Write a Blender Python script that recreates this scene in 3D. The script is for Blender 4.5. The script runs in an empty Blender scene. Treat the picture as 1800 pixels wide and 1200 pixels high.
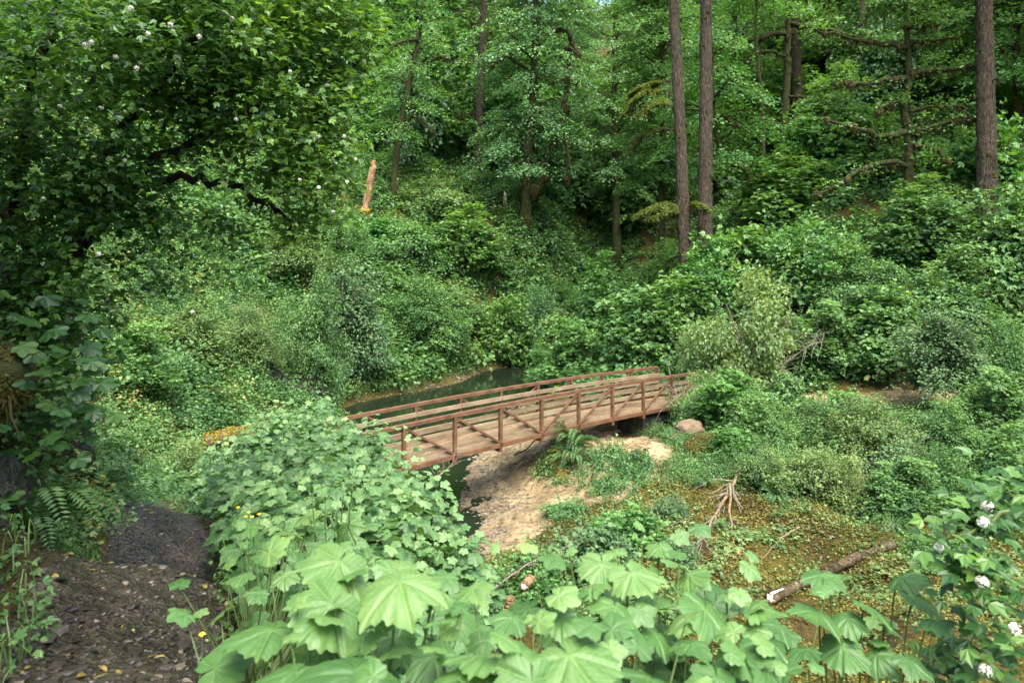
import bpy, math, random
import numpy as np
from mathutils import Vector, Matrix

random.seed(7)
R = np.random.default_rng(11)
C = bpy.context.scene.collection
SC = bpy.context.scene

# ------------------------------------------------------------------ camera, sky, sun, exposure
CAMZ = 8.6            # metres above the creek
F = 1300.0            # focal length in pixels of the 1800 px wide photograph
HOR = 442.0           # row of the horizon

cam = bpy.data.cameras.new('camera')
camo = bpy.data.objects.new('camera', cam)
C.objects.link(camo)
camo.location = (0, 0, CAMZ)
camo.rotation_euler = (math.radians(90), 0, 0)
cam.sensor_width = 36.0
cam.lens = F / 1800 * 36.0
cam.shift_y = -(600 - HOR) / 1800
cam.clip_start = 0.05
cam.clip_end = 2000
cam.dof.use_dof = True
cam.dof.focus_distance = 20.0
cam.dof.aperture_fstop = 5.6
SC.camera = camo

SUN_EL, SUN_AZ = math.radians(62), math.radians(162)   # azimuth clockwise from +Y (the view direction)
world = bpy.data.worlds.new('World')
SC.world = world
world.use_nodes = True
wn = world.node_tree.nodes
wl = world.node_tree.links
sky = wn.new('ShaderNodeTexSky')
sky.sky_type = 'NISHITA'
sky.sun_disc = False
sky.sun_elevation = SUN_EL
sky.sun_rotation = SUN_AZ
sky.dust_density = 4.0
sky.air_density = 0.8
sky.ozone_density = 1.0
wl.new(sky.outputs[0], wn['Background'].inputs[0])
wn['Background'].inputs[1].default_value = 0.15

sun = bpy.data.lights.new('sun', 'SUN')
sun.energy = 1.5
sun.angle = math.radians(40)
sun.color = (1.0, 0.96, 0.87)
suno = bpy.data.objects.new('sun', sun)
C.objects.link(suno)
sd = Vector((math.sin(SUN_AZ) * math.cos(SUN_EL), math.cos(SUN_AZ) * math.cos(SUN_EL), math.sin(SUN_EL)))
suno.rotation_euler = sd.to_track_quat('Z', 'Y').to_euler()
suno.location = (0, 0, 60)

SC.view_settings.view_transform = 'Standard'
SC.view_settings.look = 'None'
SC.view_settings.gamma = 1.0
SC.view_settings.exposure = 2.18
SC.render.engine = 'CYCLES'
SC.cycles.max_bounces = 5
SC.cycles.diffuse_bounces = 1
SC.cycles.transmission_bounces = 3
SC.cycles.caustics_reflective = False
SC.cycles.caustics_refractive = False
SC.cycles.use_denoising = True


def at(px, py, d):
    return np.array(((px - 900) / F * d, d, CAMZ - (py - HOR) / F * d))


# ------------------------------------------------------------------ helpers
def nrm(v):
    v = np.asarray(v, float)
    return v / np.maximum(np.linalg.norm(v, axis=-1, keepdims=True), 1e-9)


def _hash(ix, iy, s):
    h = (ix * 374761393 + iy * 668265263 + s * 974711) & 0xFFFFFFFF
    h = ((h ^ (h >> 13)) * 1274126177) & 0xFFFFFFFF
    return ((h ^ (h >> 16)) & 0xFFFF) / 65535.0


def vn(x, y, s=0):
    x = np.asarray(x, float); y = np.asarray(y, float)
    ix = np.floor(x).astype(np.int64); iy = np.floor(y).astype(np.int64)
    fx = x - ix; fy = y - iy
    fx = fx * fx * (3 - 2 * fx); fy = fy * fy * (3 - 2 * fy)
    a = _hash(ix, iy, s); b = _hash(ix + 1, iy, s); c = _hash(ix, iy + 1, s); d = _hash(ix + 1, iy + 1, s)
    return (a + (b - a) * fx) * (1 - fy) + (c + (d - c) * fx) * fy


def fbm(x, y, s=0, o=4):
    t = 0; amp = 0.5
    for k in range(o):
        t = t + amp * (vn(x * 2 ** k, y * 2 ** k, s + k) - 0.5)
        amp *= 0.5
    return t


class Acc:
    """Collects vertices and faces, and links them as one mesh."""
    def __init__(self):
        self.v = []; self.t = []; self.f = []; self.n = 0

    def add(self, v, faces, tone=0.5):
        v = np.asarray(v, np.float32).reshape(-1, 3)
        self.v.append(v)
        self.t.append(np.broadcast_to(np.asarray(tone, np.float32), (len(v),)).copy())
        for k, fa in faces.items():
            self.f.append((k, np.asarray(fa, np.int64).reshape(-1, k) + self.n))
        self.n += len(v)

    def arrays(self):
        return np.concatenate(self.v), np.concatenate(self.t), self.f

    def merge(self, other, M=None, off=None, dt=0.0):
        v, t, f = other.arrays()
        if M is not None: v = v @ np.asarray(M, np.float32).T
        if off is not None: v = v + np.asarray(off, np.float32)
        self.v.append(v.astype(np.float32)); self.t.append(t + np.float32(dt))
        for k, fa in f: self.f.append((k, fa + self.n))
        self.n += len(v)

    def mesh(self, name, mat, smooth=False):
        v, t, f = self.arrays()
        me = bpy.data.meshes.new(name)
        loops = np.concatenate([fa.ravel() for k, fa in f])
        tot = np.concatenate([np.full(len(fa), k) for k, fa in f])
        start = np.concatenate(([0], np.cumsum(tot)[:-1]))
        me.vertices.add(len(v)); me.loops.add(len(loops)); me.polygons.add(len(tot))
        me.vertices.foreach_set('co', v.ravel())
        me.loops.foreach_set('vertex_index', loops.astype(np.int32))
        me.polygons.foreach_set('loop_start', start.astype(np.int32))
        me.polygons.foreach_set('loop_total', tot.astype(np.int32))
        me.polygons.foreach_set('use_smooth', np.full(len(tot), bool(smooth)))
        at_ = me.attributes.new('tone', 'FLOAT', 'POINT')
        at_.data.foreach_set('value', t.astype(np.float32))
        me.update(calc_edges=True)
        me.materials.append(mat)
        return me


def inv(root):
    return Matrix.Translation(-root.location)


def obj(name, acc, mat, parent=None, smooth=False):
    """Link one mesh object. Geometry is in world space when the parent stands away from the origin."""
    o = bpy.data.objects.new(name, acc.mesh(name, mat, smooth))
    C.objects.link(o)
    if parent is not None:
        o.parent = parent
        o.matrix_parent_inverse = inv(parent)
    return o


def tag(o, label=None, cat=None, group=None, kind=None):
    if label: o['label'] = label
    if cat: o['category'] = cat
    if group: o['group'] = group
    if kind: o['kind'] = kind
    return o


def thing(name, label, cat, loc=(0, 0, 0), group=None):
    o = bpy.data.objects.new(name, None)
    o.empty_display_size = 0.2
    C.objects.link(o)
    o.location = tuple(float(a) for a in loc)
    return tag(o, label, cat, group)


def copy_tree(root, loc, rz=0.0, sc=1.0, label=None, group=None, tilt=(0, 0)):
    r = root.copy(); C.objects.link(r)
    r.location = tuple(float(a) for a in loc)
    r.rotation_euler = (tilt[0], tilt[1], rz)
    r.scale = (sc, sc, sc) if np.isscalar(sc) else sc
    if label: r['label'] = label
    if group: r['group'] = group
    for ch in root.children:
        c = ch.copy(); C.objects.link(c); c.parent = r
        for g in ch.children:
            d = g.copy(); C.objects.link(d); d.parent = c
    return r


def drop_tree(root):
    """Remove a model that only served as the source of copies."""
    for ch in list(root.children):
        for g in list(ch.children): bpy.data.objects.remove(g)
        bpy.data.objects.remove(ch)
    bpy.data.objects.remove(root)


def tube(acc, pts, rad, sides=8, bump=0.0, tone=0.5, cap=True):
    pts = np.asarray(pts, float); n = len(pts)
    rad = np.broadcast_to(np.asarray(rad, float), (n,))
    tg = np.gradient(pts, axis=0); tg = nrm(tg)
    ref = np.array((0.13, 0.97, 0.2)) if abs(tg[0, 2]) > 0.7 else np.array((0., 0., 1.))
    u = nrm(np.cross(tg, ref)); w = np.cross(tg, u)
    a = np.linspace(0, 2 * np.pi, sides, endpoint=False)
    rr = rad[:, None] * (1 + bump * R.standard_normal((n, sides)))
    v = pts[:, None] + rr[..., None] * (np.cos(a)[None, :, None] * u[:, None] + np.sin(a)[None, :, None] * w[:, None])
    i = np.arange(n - 1)[:, None] * sides; j = np.arange(sides)[None]; j2 = (j + 1) % sides
    q = np.stack([i + j, i + j2, i + sides + j2, i + sides + j], -1).reshape(-1, 4)
    fc = {4: q}
    if cap: fc[sides] = np.stack([np.arange(sides)[::-1], (n - 1) * sides + np.arange(sides)])
    acc.add(v.reshape(-1, 3), fc, tone)


def curve(pts, n=12, jit=0.0):
    """Smooth (Catmull-Rom) polyline through the points."""
    p = np.asarray(pts, float)
    p = np.vstack([2 * p[0] - p[1], p, 2 * p[-1] - p[-2]])
    out = []
    m = len(p) - 3
    for s in np.linspace(0, m - 1e-6, n):
        i = int(s); t = s - i
        a, b, c, d = p[i], p[i + 1], p[i + 2], p[i + 3]
        out.append(0.5 * (2 * b + (c - a) * t + (2 * a - 5 * b + 4 * c - d) * t * t + (3 * b - a - 3 * c + d) * t ** 3))
    out = np.array(out)
    if jit: out[1:-1] += R.standard_normal((n - 2, 3)) * jit
    return out


def beam(acc, a, b, w, h, up=(0, 0, 1), tone=0.5, bev=0.006):
    """A bar of width w and height h with bevelled edges from a to b."""
    a = np.asarray(a, float); b = np.asarray(b, float)
    t = nrm(b - a); s = nrm(np.cross(t, up)); u = np.cross(s, t)
    x, y = w / 2, h / 2
    pr = [(-x + bev, -y), (x - bev, -y), (x, -y + bev), (x, y - bev), (x - bev, y), (-x + bev, y), (-x, y - bev), (-x, -y + bev)]
    v = [p + s * q[0] + u * q[1] for p in (a, b) for q in pr]
    q = [(i, i + 8, (i + 1) % 8 + 8, (i + 1) % 8) for i in range(8)]
    acc.add(v, {4: q, 8: [tuple(range(8)), tuple(range(15, 7, -1))]}, tone)


# ------------------------------------------------------------------ leaf shapes (x along the leaf, y across, z up)
def T_diamond(w=0.33, fold=0.08):
    return np.array([(0, 0, 0), (.45, -w, fold), (1, 0, -.08), (.45, w, fold)]), {3: [(0, 1, 2), (0, 2, 3)]}


def T_oval(w=0.3, fold=0.06):
    return np.array([(0, 0, 0), (.25, -w * .85, fold), (.62, -w * .8, fold * .8), (1, 0, -.1), (.62, w * .8, fold * .8), (.25, w * .85, fold), (.5, 0, -.01)]), \
        {4: [(0, 1, 2, 6), (6, 2, 3, 4), (0, 6, 4, 5)]}


def T_tri():
    """three-lobed leaf"""
    v = [(0, 0, 0), (.12, -.34, .05), (.52, -.46, -.04), (.55, -.2, .03), (1, 0, -.1), (.55, .2, .03), (.52, .46, -.04), (.12, .34, .05)]
    return np.array(v), {4: [(0, 1, 2, 3), (0, 3, 4, 5), (0, 5, 6, 7)]}


def palm_r(th, tooth=0.0, nt=40, deep=0.30):
    """outline radius of a five-lobed leaf, petiole at the origin"""
    ax = np.array([0, .92, -.92, 1.95, -1.95]); L = np.array([1, .92, .92, .66, .66]); W = np.array([.62, .6, .6, .72, .72])
    r = np.zeros_like(th)
    for a, l, w in zip(ax, L, W):
        d = np.abs((th - a + np.pi) % (2 * np.pi) - np.pi) / w
        r = np.maximum(r, l * (1 - deep * np.minimum(d, 1.3) ** 1.1 - 0.10 * np.minimum(d, 1.3) ** 3))
    r = np.minimum(r, 0.25 + 0.9 * (np.pi - np.abs(th)) / 0.9 * 0.55)
    if tooth: r = r * (1 + tooth * (np.abs(((th * nt / np.pi) % 2) - 1) - .5))
    return np.maximum(r, .03)


def T_palm(na=14):
    th = np.linspace(-3.0, 3.0, na)
    key = np.array([-2.95, -2.5, -2.2, -1.95, -1.65, -1.42, -1.15, -.92, -.68, -.47, -.25, 0, .25, .47, .68, .92, 1.15, 1.42, 1.65, 1.95, 2.2, 2.5, 2.95])
    th = key if na <= 15 else th
    r = palm_r(th, deep=.36)
    v = [(0, 0, .03)]
    for t, q in zip(th, r): v.append((q * math.cos(t), q * math.sin(t), -.20 * q * q + .07 * math.cos(5 * t)))
    return np.array(v), {3: [(0, i, i + 1) for i in range(1, len(th))]}


def T_bigleaf(na=221, nr=14, curl=.13, side=.0, seed=0):
    """close-up thimbleberry leaf with toothed edge, pleats and veins; returns verts, faces, vein tone"""
    th = np.linspace(-3.03, 3.03, na)
    r = palm_r(th, tooth=.09, nt=27, deep=.17)
    r = r * (1 + .05 * np.sin(th * 7 + 1 + seed) + .035 * np.sin(th * 13 + seed * 2) + .06 * np.sin(th * 2 + seed * 3))
    ax = np.array([0, .92, -.92, 1.95, -1.95])
    f = np.linspace(0, 1, nr) ** .9
    X = (f[:, None] * r[None] * np.cos(th)[None]); Y = (f[:, None] * r[None] * np.sin(th)[None])
    al = np.stack([X * math.cos(a) + Y * math.sin(a) for a in ax]); pe = np.stack([np.abs(-X * math.sin(a) + Y * math.cos(a)) for a in ax])
    pe = np.where(al > 0, pe, 9); i = pe.argmin(0)
    p = np.take_along_axis(pe, i[None], 0)[0]; l = np.take_along_axis(al, i[None], 0)[0]
    vein = np.exp(-(p / .012) ** 2)
    sec = np.abs(((l - p * .75) * 8.5) % 1 - .5) * 2
    secv = np.clip(1 - sec / .16, 0, 1) * np.clip(p / .02, 0, 1)
    rad = np.sqrt(X * X + Y * Y)
    Z = -.05 * np.exp(-(p / .05) ** 2) * np.minimum(rad * 4, 1) - .010 * secv - curl * rad ** 2 - side * np.abs(Y) ** 1.6 + .06 * np.sin(X * 5 + seed) * rad + .02 * np.sin(5 * th)[None] * rad
    Z = Z + .05 * rad * fbm(X * 4 + 3 + seed, Y * 4 + 5, 4, 3) + .018 * np.sin(th[None] * 19) * rad ** 2
    tone = .47 + .16 * np.maximum(vein, secv * .5) - .14 * (sec - .5) + .22 * fbm(X * 3 + 9 + seed, Y * 3, 14, 4) + .5 * np.clip(fbm(X * 6 + seed * 5, Y * 6, 31 + seed, 3) - .24, 0, .3) * 4 * (rad > .3)
    v = np.stack([X, Y, Z], -1).reshape(-1, 3)
    a = np.arange(nr - 1)[:, None] * na; b = np.arange(na - 1)[None]
    q = np.stack([a + b, a + na + b, a + na + b + 1, a + b + 1], -1).reshape(-1, 4)
    return v, {4: q}, tone.ravel()


def leaves(acc, T, pos, nor, dr, size, tone, tt=None):
    """one leaf per row: pos (N,3), normal, direction, size (N,), tone (N,)"""
    v, fc = T[0], T[1]
    n = len(pos); k = len(v)
    if n == 0: return
    nor = nrm(nor)
    d = dr - (dr * nor).sum(-1, keepdims=True) * nor
    d = nrm(d); s = np.cross(nor, d)
    size = np.broadcast_to(size, (n,))
    V = pos[:, None] + size[:, None, None] * (v[None, :, 0, None] * d[:, None] + v[None, :, 1, None] * s[:, None] + v[None, :, 2, None] * nor[:, None])
    off = (np.arange(n) * k)[:, None, None]
    F_ = {m: (np.asarray(q)[None] + off).reshape(-1, m) for m, q in fc.items()}
    tn = np.repeat(np.broadcast_to(tone, (n,)), k)
    tn = np.clip(tn, 0, .9)
    if tt is not None: tn = tn + np.tile(tt - .5, n)
    acc.add(V.reshape(-1, 3), F_, tn)


def spray(acc, T, c, out, rad, n, size, tone=.5, flat=.25, tilt=.45, droop=.35, tv=.16):
    """flattish cluster of n leaves round c that hangs outwards along out"""
    c = np.asarray(c, float)
    a = R.uniform(0, 2 * np.pi, n); q = rad * np.sqrt(R.uniform(0, 1, n))
    o = np.stack([np.cos(a) * q, np.sin(a) * q, R.normal(0, flat * rad, n)], -1)
    ou = np.asarray(out, float)
    o[:, 2] -= droop * (o[:, :2] @ ou[:2]) + .15 * q * q / max(rad, 1e-3)
    nor = np.array((0, 0, 1.)) + R.normal(0, tilt, (n, 3)) + .3 * ou
    dr = np.stack([np.cos(a), np.sin(a), R.normal(-.35, .25, n)], -1) + .5 * ou
    leaves(acc, T, c + o, nor, dr, size * R.uniform(.65, 1.25, n), tone + R.normal(0, tv, n))


# ------------------------------------------------------------------ materials
def mat(name):
    m = bpy.data.materials.new(name); m.use_nodes = True
    return m, m.node_tree.nodes, m.node_tree.links, m.node_tree.nodes['Principled BSDF']


def ramp(N, stops, interp='LINEAR'):
    r = N.new('ShaderNodeValToRGB'); e = r.color_ramp.elements
    r.color_ramp.interpolation = interp
    while len(e) < len(stops): e.new(.5)
    for k, (p, c) in enumerate(stops):
        e[k].position = p; e[k].color = (*c, 1)
    return r


def leafmat(name, dark, mid, light, trans=.35, rough=.5, spec=.5, hue=.03):
    m, N, L, B = mat(name)
    a = N.new('ShaderNodeAttribute'); a.attribute_name = 'tone'
    r = ramp(N, [(0.0, dark), (.46, mid), (.9, light), (1.0, (.30, .26, .08))])
    L.new(a.outputs['Fac'], r.inputs[0])
    oi = N.new('ShaderNodeObjectInfo')
    hs = N.new('ShaderNodeHueSaturation')
    mr = N.new('ShaderNodeMapRange'); mr.inputs['To Min'].default_value = .5 - hue; mr.inputs['To Max'].default_value = .5 + hue * .6
    L.new(oi.outputs['Random'], mr.inputs['Value']); L.new(mr.outputs[0], hs.inputs['Hue'])
    L.new(r.outputs[0], hs.inputs['Color'])
    L.new(hs.outputs[0], B.inputs['Base Color'])
    B.inputs['Roughness'].default_value = rough
    B.inputs['Specular IOR Level'].default_value = spec
    t = N.new('ShaderNodeBsdfTranslucent')
    mx = N.new('ShaderNodeMixShader'); mx.inputs[0].default_value = trans
    g = N.new('ShaderNodeMix'); g.data_type = 'RGBA'; g.blend_type = 'MULTIPLY'; g.inputs['Factor'].default_value = 1
    g.inputs[7].default_value = (1.45, 1.38, .55, 1)
    L.new(hs.outputs[0], g.inputs[6]); L.new(g.outputs[2], t.inputs['Color'])
    L.new(B.outputs[0], mx.inputs[1]); L.new(t.outputs[0], mx.inputs[2])
    L.new(mx.outputs[0], N['Material Output'].inputs[0])
    return m


def noisemat(name, stops, scale=4.0, rough=.85, bump=.3, detail=8, stretch=None, spec=.3, dist=.02, rrange=None):
    m, N, L, B = mat(name)
    tc = N.new('ShaderNodeTexCoord'); mp = N.new('ShaderNodeMapping')
    if stretch: mp.inputs['Scale'].default_value = stretch
    L.new(tc.outputs['Object'], mp.inputs[0])
    n = N.new('ShaderNodeTexNoise'); n.inputs['Scale'].default_value = scale; n.inputs['Detail'].default_value = detail; n.inputs['Roughness'].default_value = .65
    L.new(mp.outputs[0], n.inputs['Vector'])
    r = ramp(N, stops); L.new(n.outputs['Fac'], r.inputs[0])
    L.new(r.outputs[0], B.inputs['Base Color'])
    B.inputs['Roughness'].default_value = rough; B.inputs['Specular IOR Level'].default_value = spec
    if rrange:
        q = N.new('ShaderNodeMapRange'); q.inputs['From Min'].default_value = .35; q.inputs['From Max'].default_value = .65
        q.inputs['To Min'].default_value, q.inputs['To Max'].default_value = rrange
        L.new(n.outputs['Fac'], q.inputs['Value']); L.new(q.outputs[0], B.inputs['Roughness'])
    if bump:
        n2 = N.new('ShaderNodeTexNoise'); n2.inputs['Scale'].default_value = scale * 4; n2.inputs['Detail'].default_value = 8
        L.new(mp.outputs[0], n2.inputs['Vector'])
        b = N.new('ShaderNodeBump'); b.inputs['Strength'].default_value = bump; b.inputs['Distance'].default_value = dist
        L.new(n2.outputs['Fac'], b.inputs['Height']); L.new(b.outputs[0], B.inputs['Normal'])
    return m


M = {}
M['thimble'] = leafmat('thimbleberry_leaf', (.018, .062, .018), (.082, .19, .058), (.225, .37, .135), .36, .5, .5, 0)
M['thimble_near'] = leafmat('thimbleberry_near_leaf', (.018, .07, .016), (.082, .19, .048), (.22, .35, .11), .36, .5, .5, 0)
M['maple'] = leafmat('maple_leaf', (.036, .105, .042), (.092, .225, .088), (.18, .35, .15), .42, .4, .6, .015)
M['maple_bright'] = leafmat('bright_maple_leaf', (.028, .09, .024), (.078, .205, .05), (.17, .34, .085), .42, .42, .55, .015)
M['ninebark'] = leafmat('ninebark_leaf', (.015, .054, .014), (.05, .14, .032), (.17, .32, .06), .42, .4, .5, 0)
M['shrub'] = leafmat('shrub_leaf', (.03, .08, .022), (.092, .195, .058), (.19, .31, .095), .38, .5, .5, .03)
M['shrub_blue'] = leafmat('blue_green_leaf', (.025, .07, .03), (.08, .17, .07), (.16, .27, .11), .35, .5, .45, .01)
M['under'] = leafmat('undergrowth_leaf', (.022, .07, .02), (.072, .18, .05), (.17, .31, .085), .38, .5, .5, 0)
M['moss_cover'] = leafmat('ground_cover_leaf', (.055, .052, .010), (.125, .13, .024), (.26, .25, .06), .3, .6, .3, 0)
M['fern'] = leafmat('fern_frond', (.02, .06, .015), (.05, .13, .035), (.11, .21, .05), .35, .5, .45, .01)
M['dead_fern'] = leafmat('dead_fern_frond', (.12, .09, .02), (.25, .19, .05), (.4, .32, .1), .3, .7, .2, 0)
M['needle'] = leafmat('conifer_needles', (.012, .035, .014), (.035, .075, .028), (.09, .14, .045), .25, .55, .35, .02)
M['hemlock'] = leafmat('hemlock_needles', (.04, .07, .016), (.10, .145, .034), (.2, .25, .07), .35, .55, .35, .01)
M['grass'] = leafmat('grass_blade', (.04, .09, .02), (.09, .18, .05), (.2, .3, .09), .4, .45, .4, 0)
M['moss'] = noisemat('moss', [(.3, (.012, .010, .004)), (.5, (.035, .031, .008)), (.72, (.10, .09, .018))], 6, .95, .8, dist=.05)
M['moss_yellow'] = noisemat('yellow_moss', [(.3, (.06, .05, .01)), (.5, (.2, .16, .02)), (.72, (.36, .27, .04))], 9, .95, .8, dist=.03)
M['moss_dark'] = noisemat('dark_moss', [(.3, (.008, .010, .004)), (.5, (.028, .034, .008)), (.7, (.06, .07, .014))], 7, .95, .9, dist=.04)
M['bark'] = noisemat('conifer_bark', [(.36, (.018, .014, .008)), (.5, (.092, .074, .045)), (.62, (.165, .135, .088)), (.74, (.32, .29, .22))], 7, .95, 1.0, stretch=(2.5, 2.5, .55), dist=.22)
M['bark_dark'] = noisemat('dark_bark', [(.3, (.012, .010, .007)), (.55, (.04, .032, .02)), (.75, (.085, .075, .03))], 4, .9, .8, stretch=(2, 2, .6), dist=.04)
M['twig'] = noisemat('dry_twig', [(.3, (.09, .075, .05)), (.7, (.26, .225, .17))], 6, .85, .3)
M['stem'] = noisemat('green_stem', [(.3, (.05, .08, .02)), (.7, (.11, .17, .05))], 8, .6, .1)
M['root'] = noisemat('mossy_root', [(.3, (.08, .06, .02)), (.5, (.2, .14, .07)), (.7, (.33, .26, .17))], 5, .9, .4)
M['log'] = noisemat('wet_log', [(.3, (.025, .019, .010)), (.5, (.075, .056, .03)), (.7, (.16, .125, .075))], 3, .8, .6, stretch=(1, 1, 1), dist=.04)
M['pale'] = noisemat('pale_broken_wood', [(.3, (.4, .33, .24)), (.7, (.68, .6, .5))], 8, .8, .5)
M['snag'] = noisemat('rotten_wood', [(.3, (.07, .04, .02)), (.5, (.25, .15, .07)), (.7, (.44, .31, .18))], 2.2, .9, .8, stretch=(2.5, 2.5, .6), dist=.1)
M['rock'] = noisemat('darkened_rock', [(.3, (.004, .004, .003)), (.5, (.012, .012, .008)), (.72, (.034, .036, .016))], 3.2, .6, 1.0, dist=.2, spec=.5)  # rock colour darkened to carry the vignette and shade on the wall
M['rock_tan'] = noisemat('tan_rock', [(.3, (.08, .058, .035)), (.5, (.17, .125, .075)), (.72, (.27, .21, .135))], 2.5, .85, .7, dist=.05)
M['steel'] = noisemat('weathering_steel', [(.3, (.06, .029, .014)), (.5, (.118, .060, .029)), (.72, (.18, .098, .05))], 2.5, .65, .12, spec=.4)
M['plank'] = noisemat('weathered_plank', [(.28, (.12, .09, .05)), (.5, (.215, .165, .095)), (.72, (.31, .25, .155))], 1.1, .85, .15, stretch=(1, 1, 3), spec=.25)
M['deck'] = noisemat('deck_plank', [(.28, (.075, .05, .027)), (.5, (.15, .10, .055)), (.72, (.225, .165, .10))], 2.5, .8, .25, spec=.25)
M['concrete'] = noisemat('shade_dark_concrete', [(.3, (.010, .010, .008)), (.55, (.03, .03, .022)), (.75, (.075, .07, .05))], 2.5, .9, .4)  # concrete colour darkened to carry the shade under the deck
M['white'] = noisemat('white_petal', [(.3, (.62, .62, .5)), (.7, (.85, .85, .76))], 40, .7, 0)
M['yellow'] = noisemat('yellow_petal', [(.3, (.7, .5, .02)), (.7, (.85, .68, .04))], 40, .6, 0)
M['gravel'] = noisemat('river_gravel', [(.3, (.05, .042, .03)), (.5, (.15, .128, .092)), (.7, (.30, .27, .21))], 6, .7, .2)
M['stone_dark'] = noisemat('path_stone', [(.3, (.010, .009, .006)), (.5, (.034, .029, .020)), (.75, (.095, .082, .058))], 9, .4, .4, spec=.5)
M['skin'] = noisemat('skin', [(.3, (.55, .33, .24)), (.7, (.62, .38, .28))], 5, .5, 0)
M['shirt'] = noisemat('white_cotton', [(.3, (.7, .7, .68)), (.7, (.8, .8, .78))], 5, .9, 0)
M['khaki'] = noisemat('khaki_cloth', [(.3, (.42, .40, .32)), (.7, (.5, .48, .4))], 5, .9, 0)
M['hair'] = noisemat('brown_hair', [(.3, (.05, .022, .012)), (.7, (.09, .04, .02))], 20, .6, 0)
M['belt'] = noisemat('olive_cloth', [(.3, (.05, .045, .022)), (.7, (.08, .07, .035))], 10, .8, 0)

# ground: forest floor with patches of moss and soil
m, N, L, B = mat('forest_floor')
tc = N.new('ShaderNodeTexCoord')
n1 = N.new('ShaderNodeTexNoise'); n1.inputs['Scale'].default_value = .55; n1.inputs['Detail'].default_value = 8; n1.inputs['Roughness'].default_value = .7
n2 = N.new('ShaderNodeTexNoise'); n2.inputs['Scale'].default_value = 7; n2.inputs['Detail'].default_value = 10; n2.inputs['Roughness'].default_value = .75
L.new(tc.outputs['Object'], n1.inputs[0]); L.new(tc.outputs['Object'], n2.inputs[0])
r1 = ramp(N, [(.3, (.010, .008, .004)), (.45, (.03, .022, .010)), (.6, (.062, .042, .014)), (.72, (.10, .075, .024))])
r2 = ramp(N, [(.3, (.014, .014, .004)), (.5, (.06, .052, .010)), (.7, (.12, .105, .02))])
L.new(n2.outputs[0], r1.inputs[0]); L.new(n2.outputs[0], r2.inputs[0])
rm = ramp(N, [(.42, (0, 0, 0)), (.56, (1, 1, 1))]); L.new(n1.outputs[0], rm.inputs[0])
mx = N.new('ShaderNodeMix'); mx.data_type = 'RGBA'
L.new(rm.outputs[0], mx.inputs[0]); L.new(r1.outputs[0], mx.inputs[6]); L.new(r2.outputs[0], mx.inputs[7])
L.new(mx.outputs[2], B.inputs['Base Color']); B.inputs['Roughness'].default_value = .95; B.inputs['Specular IOR Level'].default_value = .15
b = N.new('ShaderNodeBump'); b.inputs['Strength'].default_value = .9; b.inputs['Distance'].default_value = .06
L.new(n2.outputs[0], b.inputs['Height']); L.new(b.outputs[0], B.inputs['Normal'])
M['ground'] = m

# wet gravel path
m, N, L, B = mat('wet_gravel_path')
tc = N.new('ShaderNodeTexCoord')
vo = N.new('ShaderNodeTexVoronoi'); vo.inputs['Scale'].default_value = 34
n1 = N.new('ShaderNodeTexNoise'); n1.inputs['Scale'].default_value = 2.2; n1.inputs['Detail'].default_value = 9; n1.inputs['Roughness'].default_value = .7
n2 = N.new('ShaderNodeTexNoise'); n2.inputs['Scale'].default_value = 26; n2.inputs['Detail'].default_value = 6
for q in (vo, n1, n2): L.new(tc.outputs['Object'], q.inputs['Vector'])
r1 = ramp(N, [(.3, (.009, .008, .005)), (.5, (.034, .028, .017)), (.7, (.085, .07, .046))]); L.new(n1.outputs[0], r1.inputs[0])
hs = N.new('ShaderNodeMix'); hs.data_type = 'RGBA'; hs.blend_type = 'OVERLAY'; hs.inputs[0].default_value = .8
bw = N.new('ShaderNodeRGBToBW'); L.new(vo.outputs['Color'], bw.inputs[0])
L.new(r1.outputs[0], hs.inputs[6]); L.new(bw.outputs[0], hs.inputs[7]); L.new(hs.outputs[2], B.inputs['Base Color'])
q = N.new('ShaderNodeMapRange'); q.inputs['From Min'].default_value = .35; q.inputs['From Max'].default_value = .62; q.inputs['To Min'].default_value = .08; q.inputs['To Max'].default_value = .55
L.new(n1.outputs[0], q.inputs['Value']); L.new(q.outputs[0], B.inputs['Roughness'])
ad = N.new('ShaderNodeMath'); ad.operation = 'ADD'; L.new(vo.outputs['Distance'], ad.inputs[0]); L.new(n2.outputs[0], ad.inputs[1])
b = N.new('ShaderNodeBump'); b.inputs['Strength'].default_value = .8; b.inputs['Distance'].default_value = .018
L.new(ad.outputs[0], b.inputs['Height']); L.new(b.outputs[0], B.inputs['Normal'])
M['path'] = m

# sandy bank
m, N, L, B = mat('sandy_bank')
tc = N.new('ShaderNodeTexCoord')
n1 = N.new('ShaderNodeTexNoise'); n1.inputs['Scale'].default_value = .8; n1.inputs['Detail'].default_value = 10; n1.inputs['Roughness'].default_value = .7
n2 = N.new('ShaderNodeTexNoise'); n2.inputs['Scale'].default_value = 5; n2.inputs['Detail'].default_value = 10; n2.inputs['Roughness'].default_value = .7
for q in (n1, n2): L.new(tc.outputs['Object'], q.inputs['Vector'])
r1 = ramp(N, [(.34, (.07, .053, .028)), (.45, (.20, .152, .078)), (.58, (.32, .25, .135)), (.72, (.42, .345, .205))]); L.new(n1.outputs[0], r1.inputs[0])
r2 = ramp(N, [(.36, (.25, .22, .18)), (.49, (.95, .95, .95)), (.7, (1.15, 1.15, 1.1))]); L.new(n2.outputs[0], r2.inputs[0])
mx = N.new('ShaderNodeMix'); mx.data_type = 'RGBA'; mx.blend_type = 'MULTIPLY'; mx.inputs[0].default_value = 1
L.new(r1.outputs[0], mx.inputs[6]); L.new(r2.outputs[0], mx.inputs[7]); L.new(mx.outputs[2], B.inputs['Base Color'])
B.inputs['Roughness'].default_value = .9; B.inputs['Specular IOR Level'].default_value = .2
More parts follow.
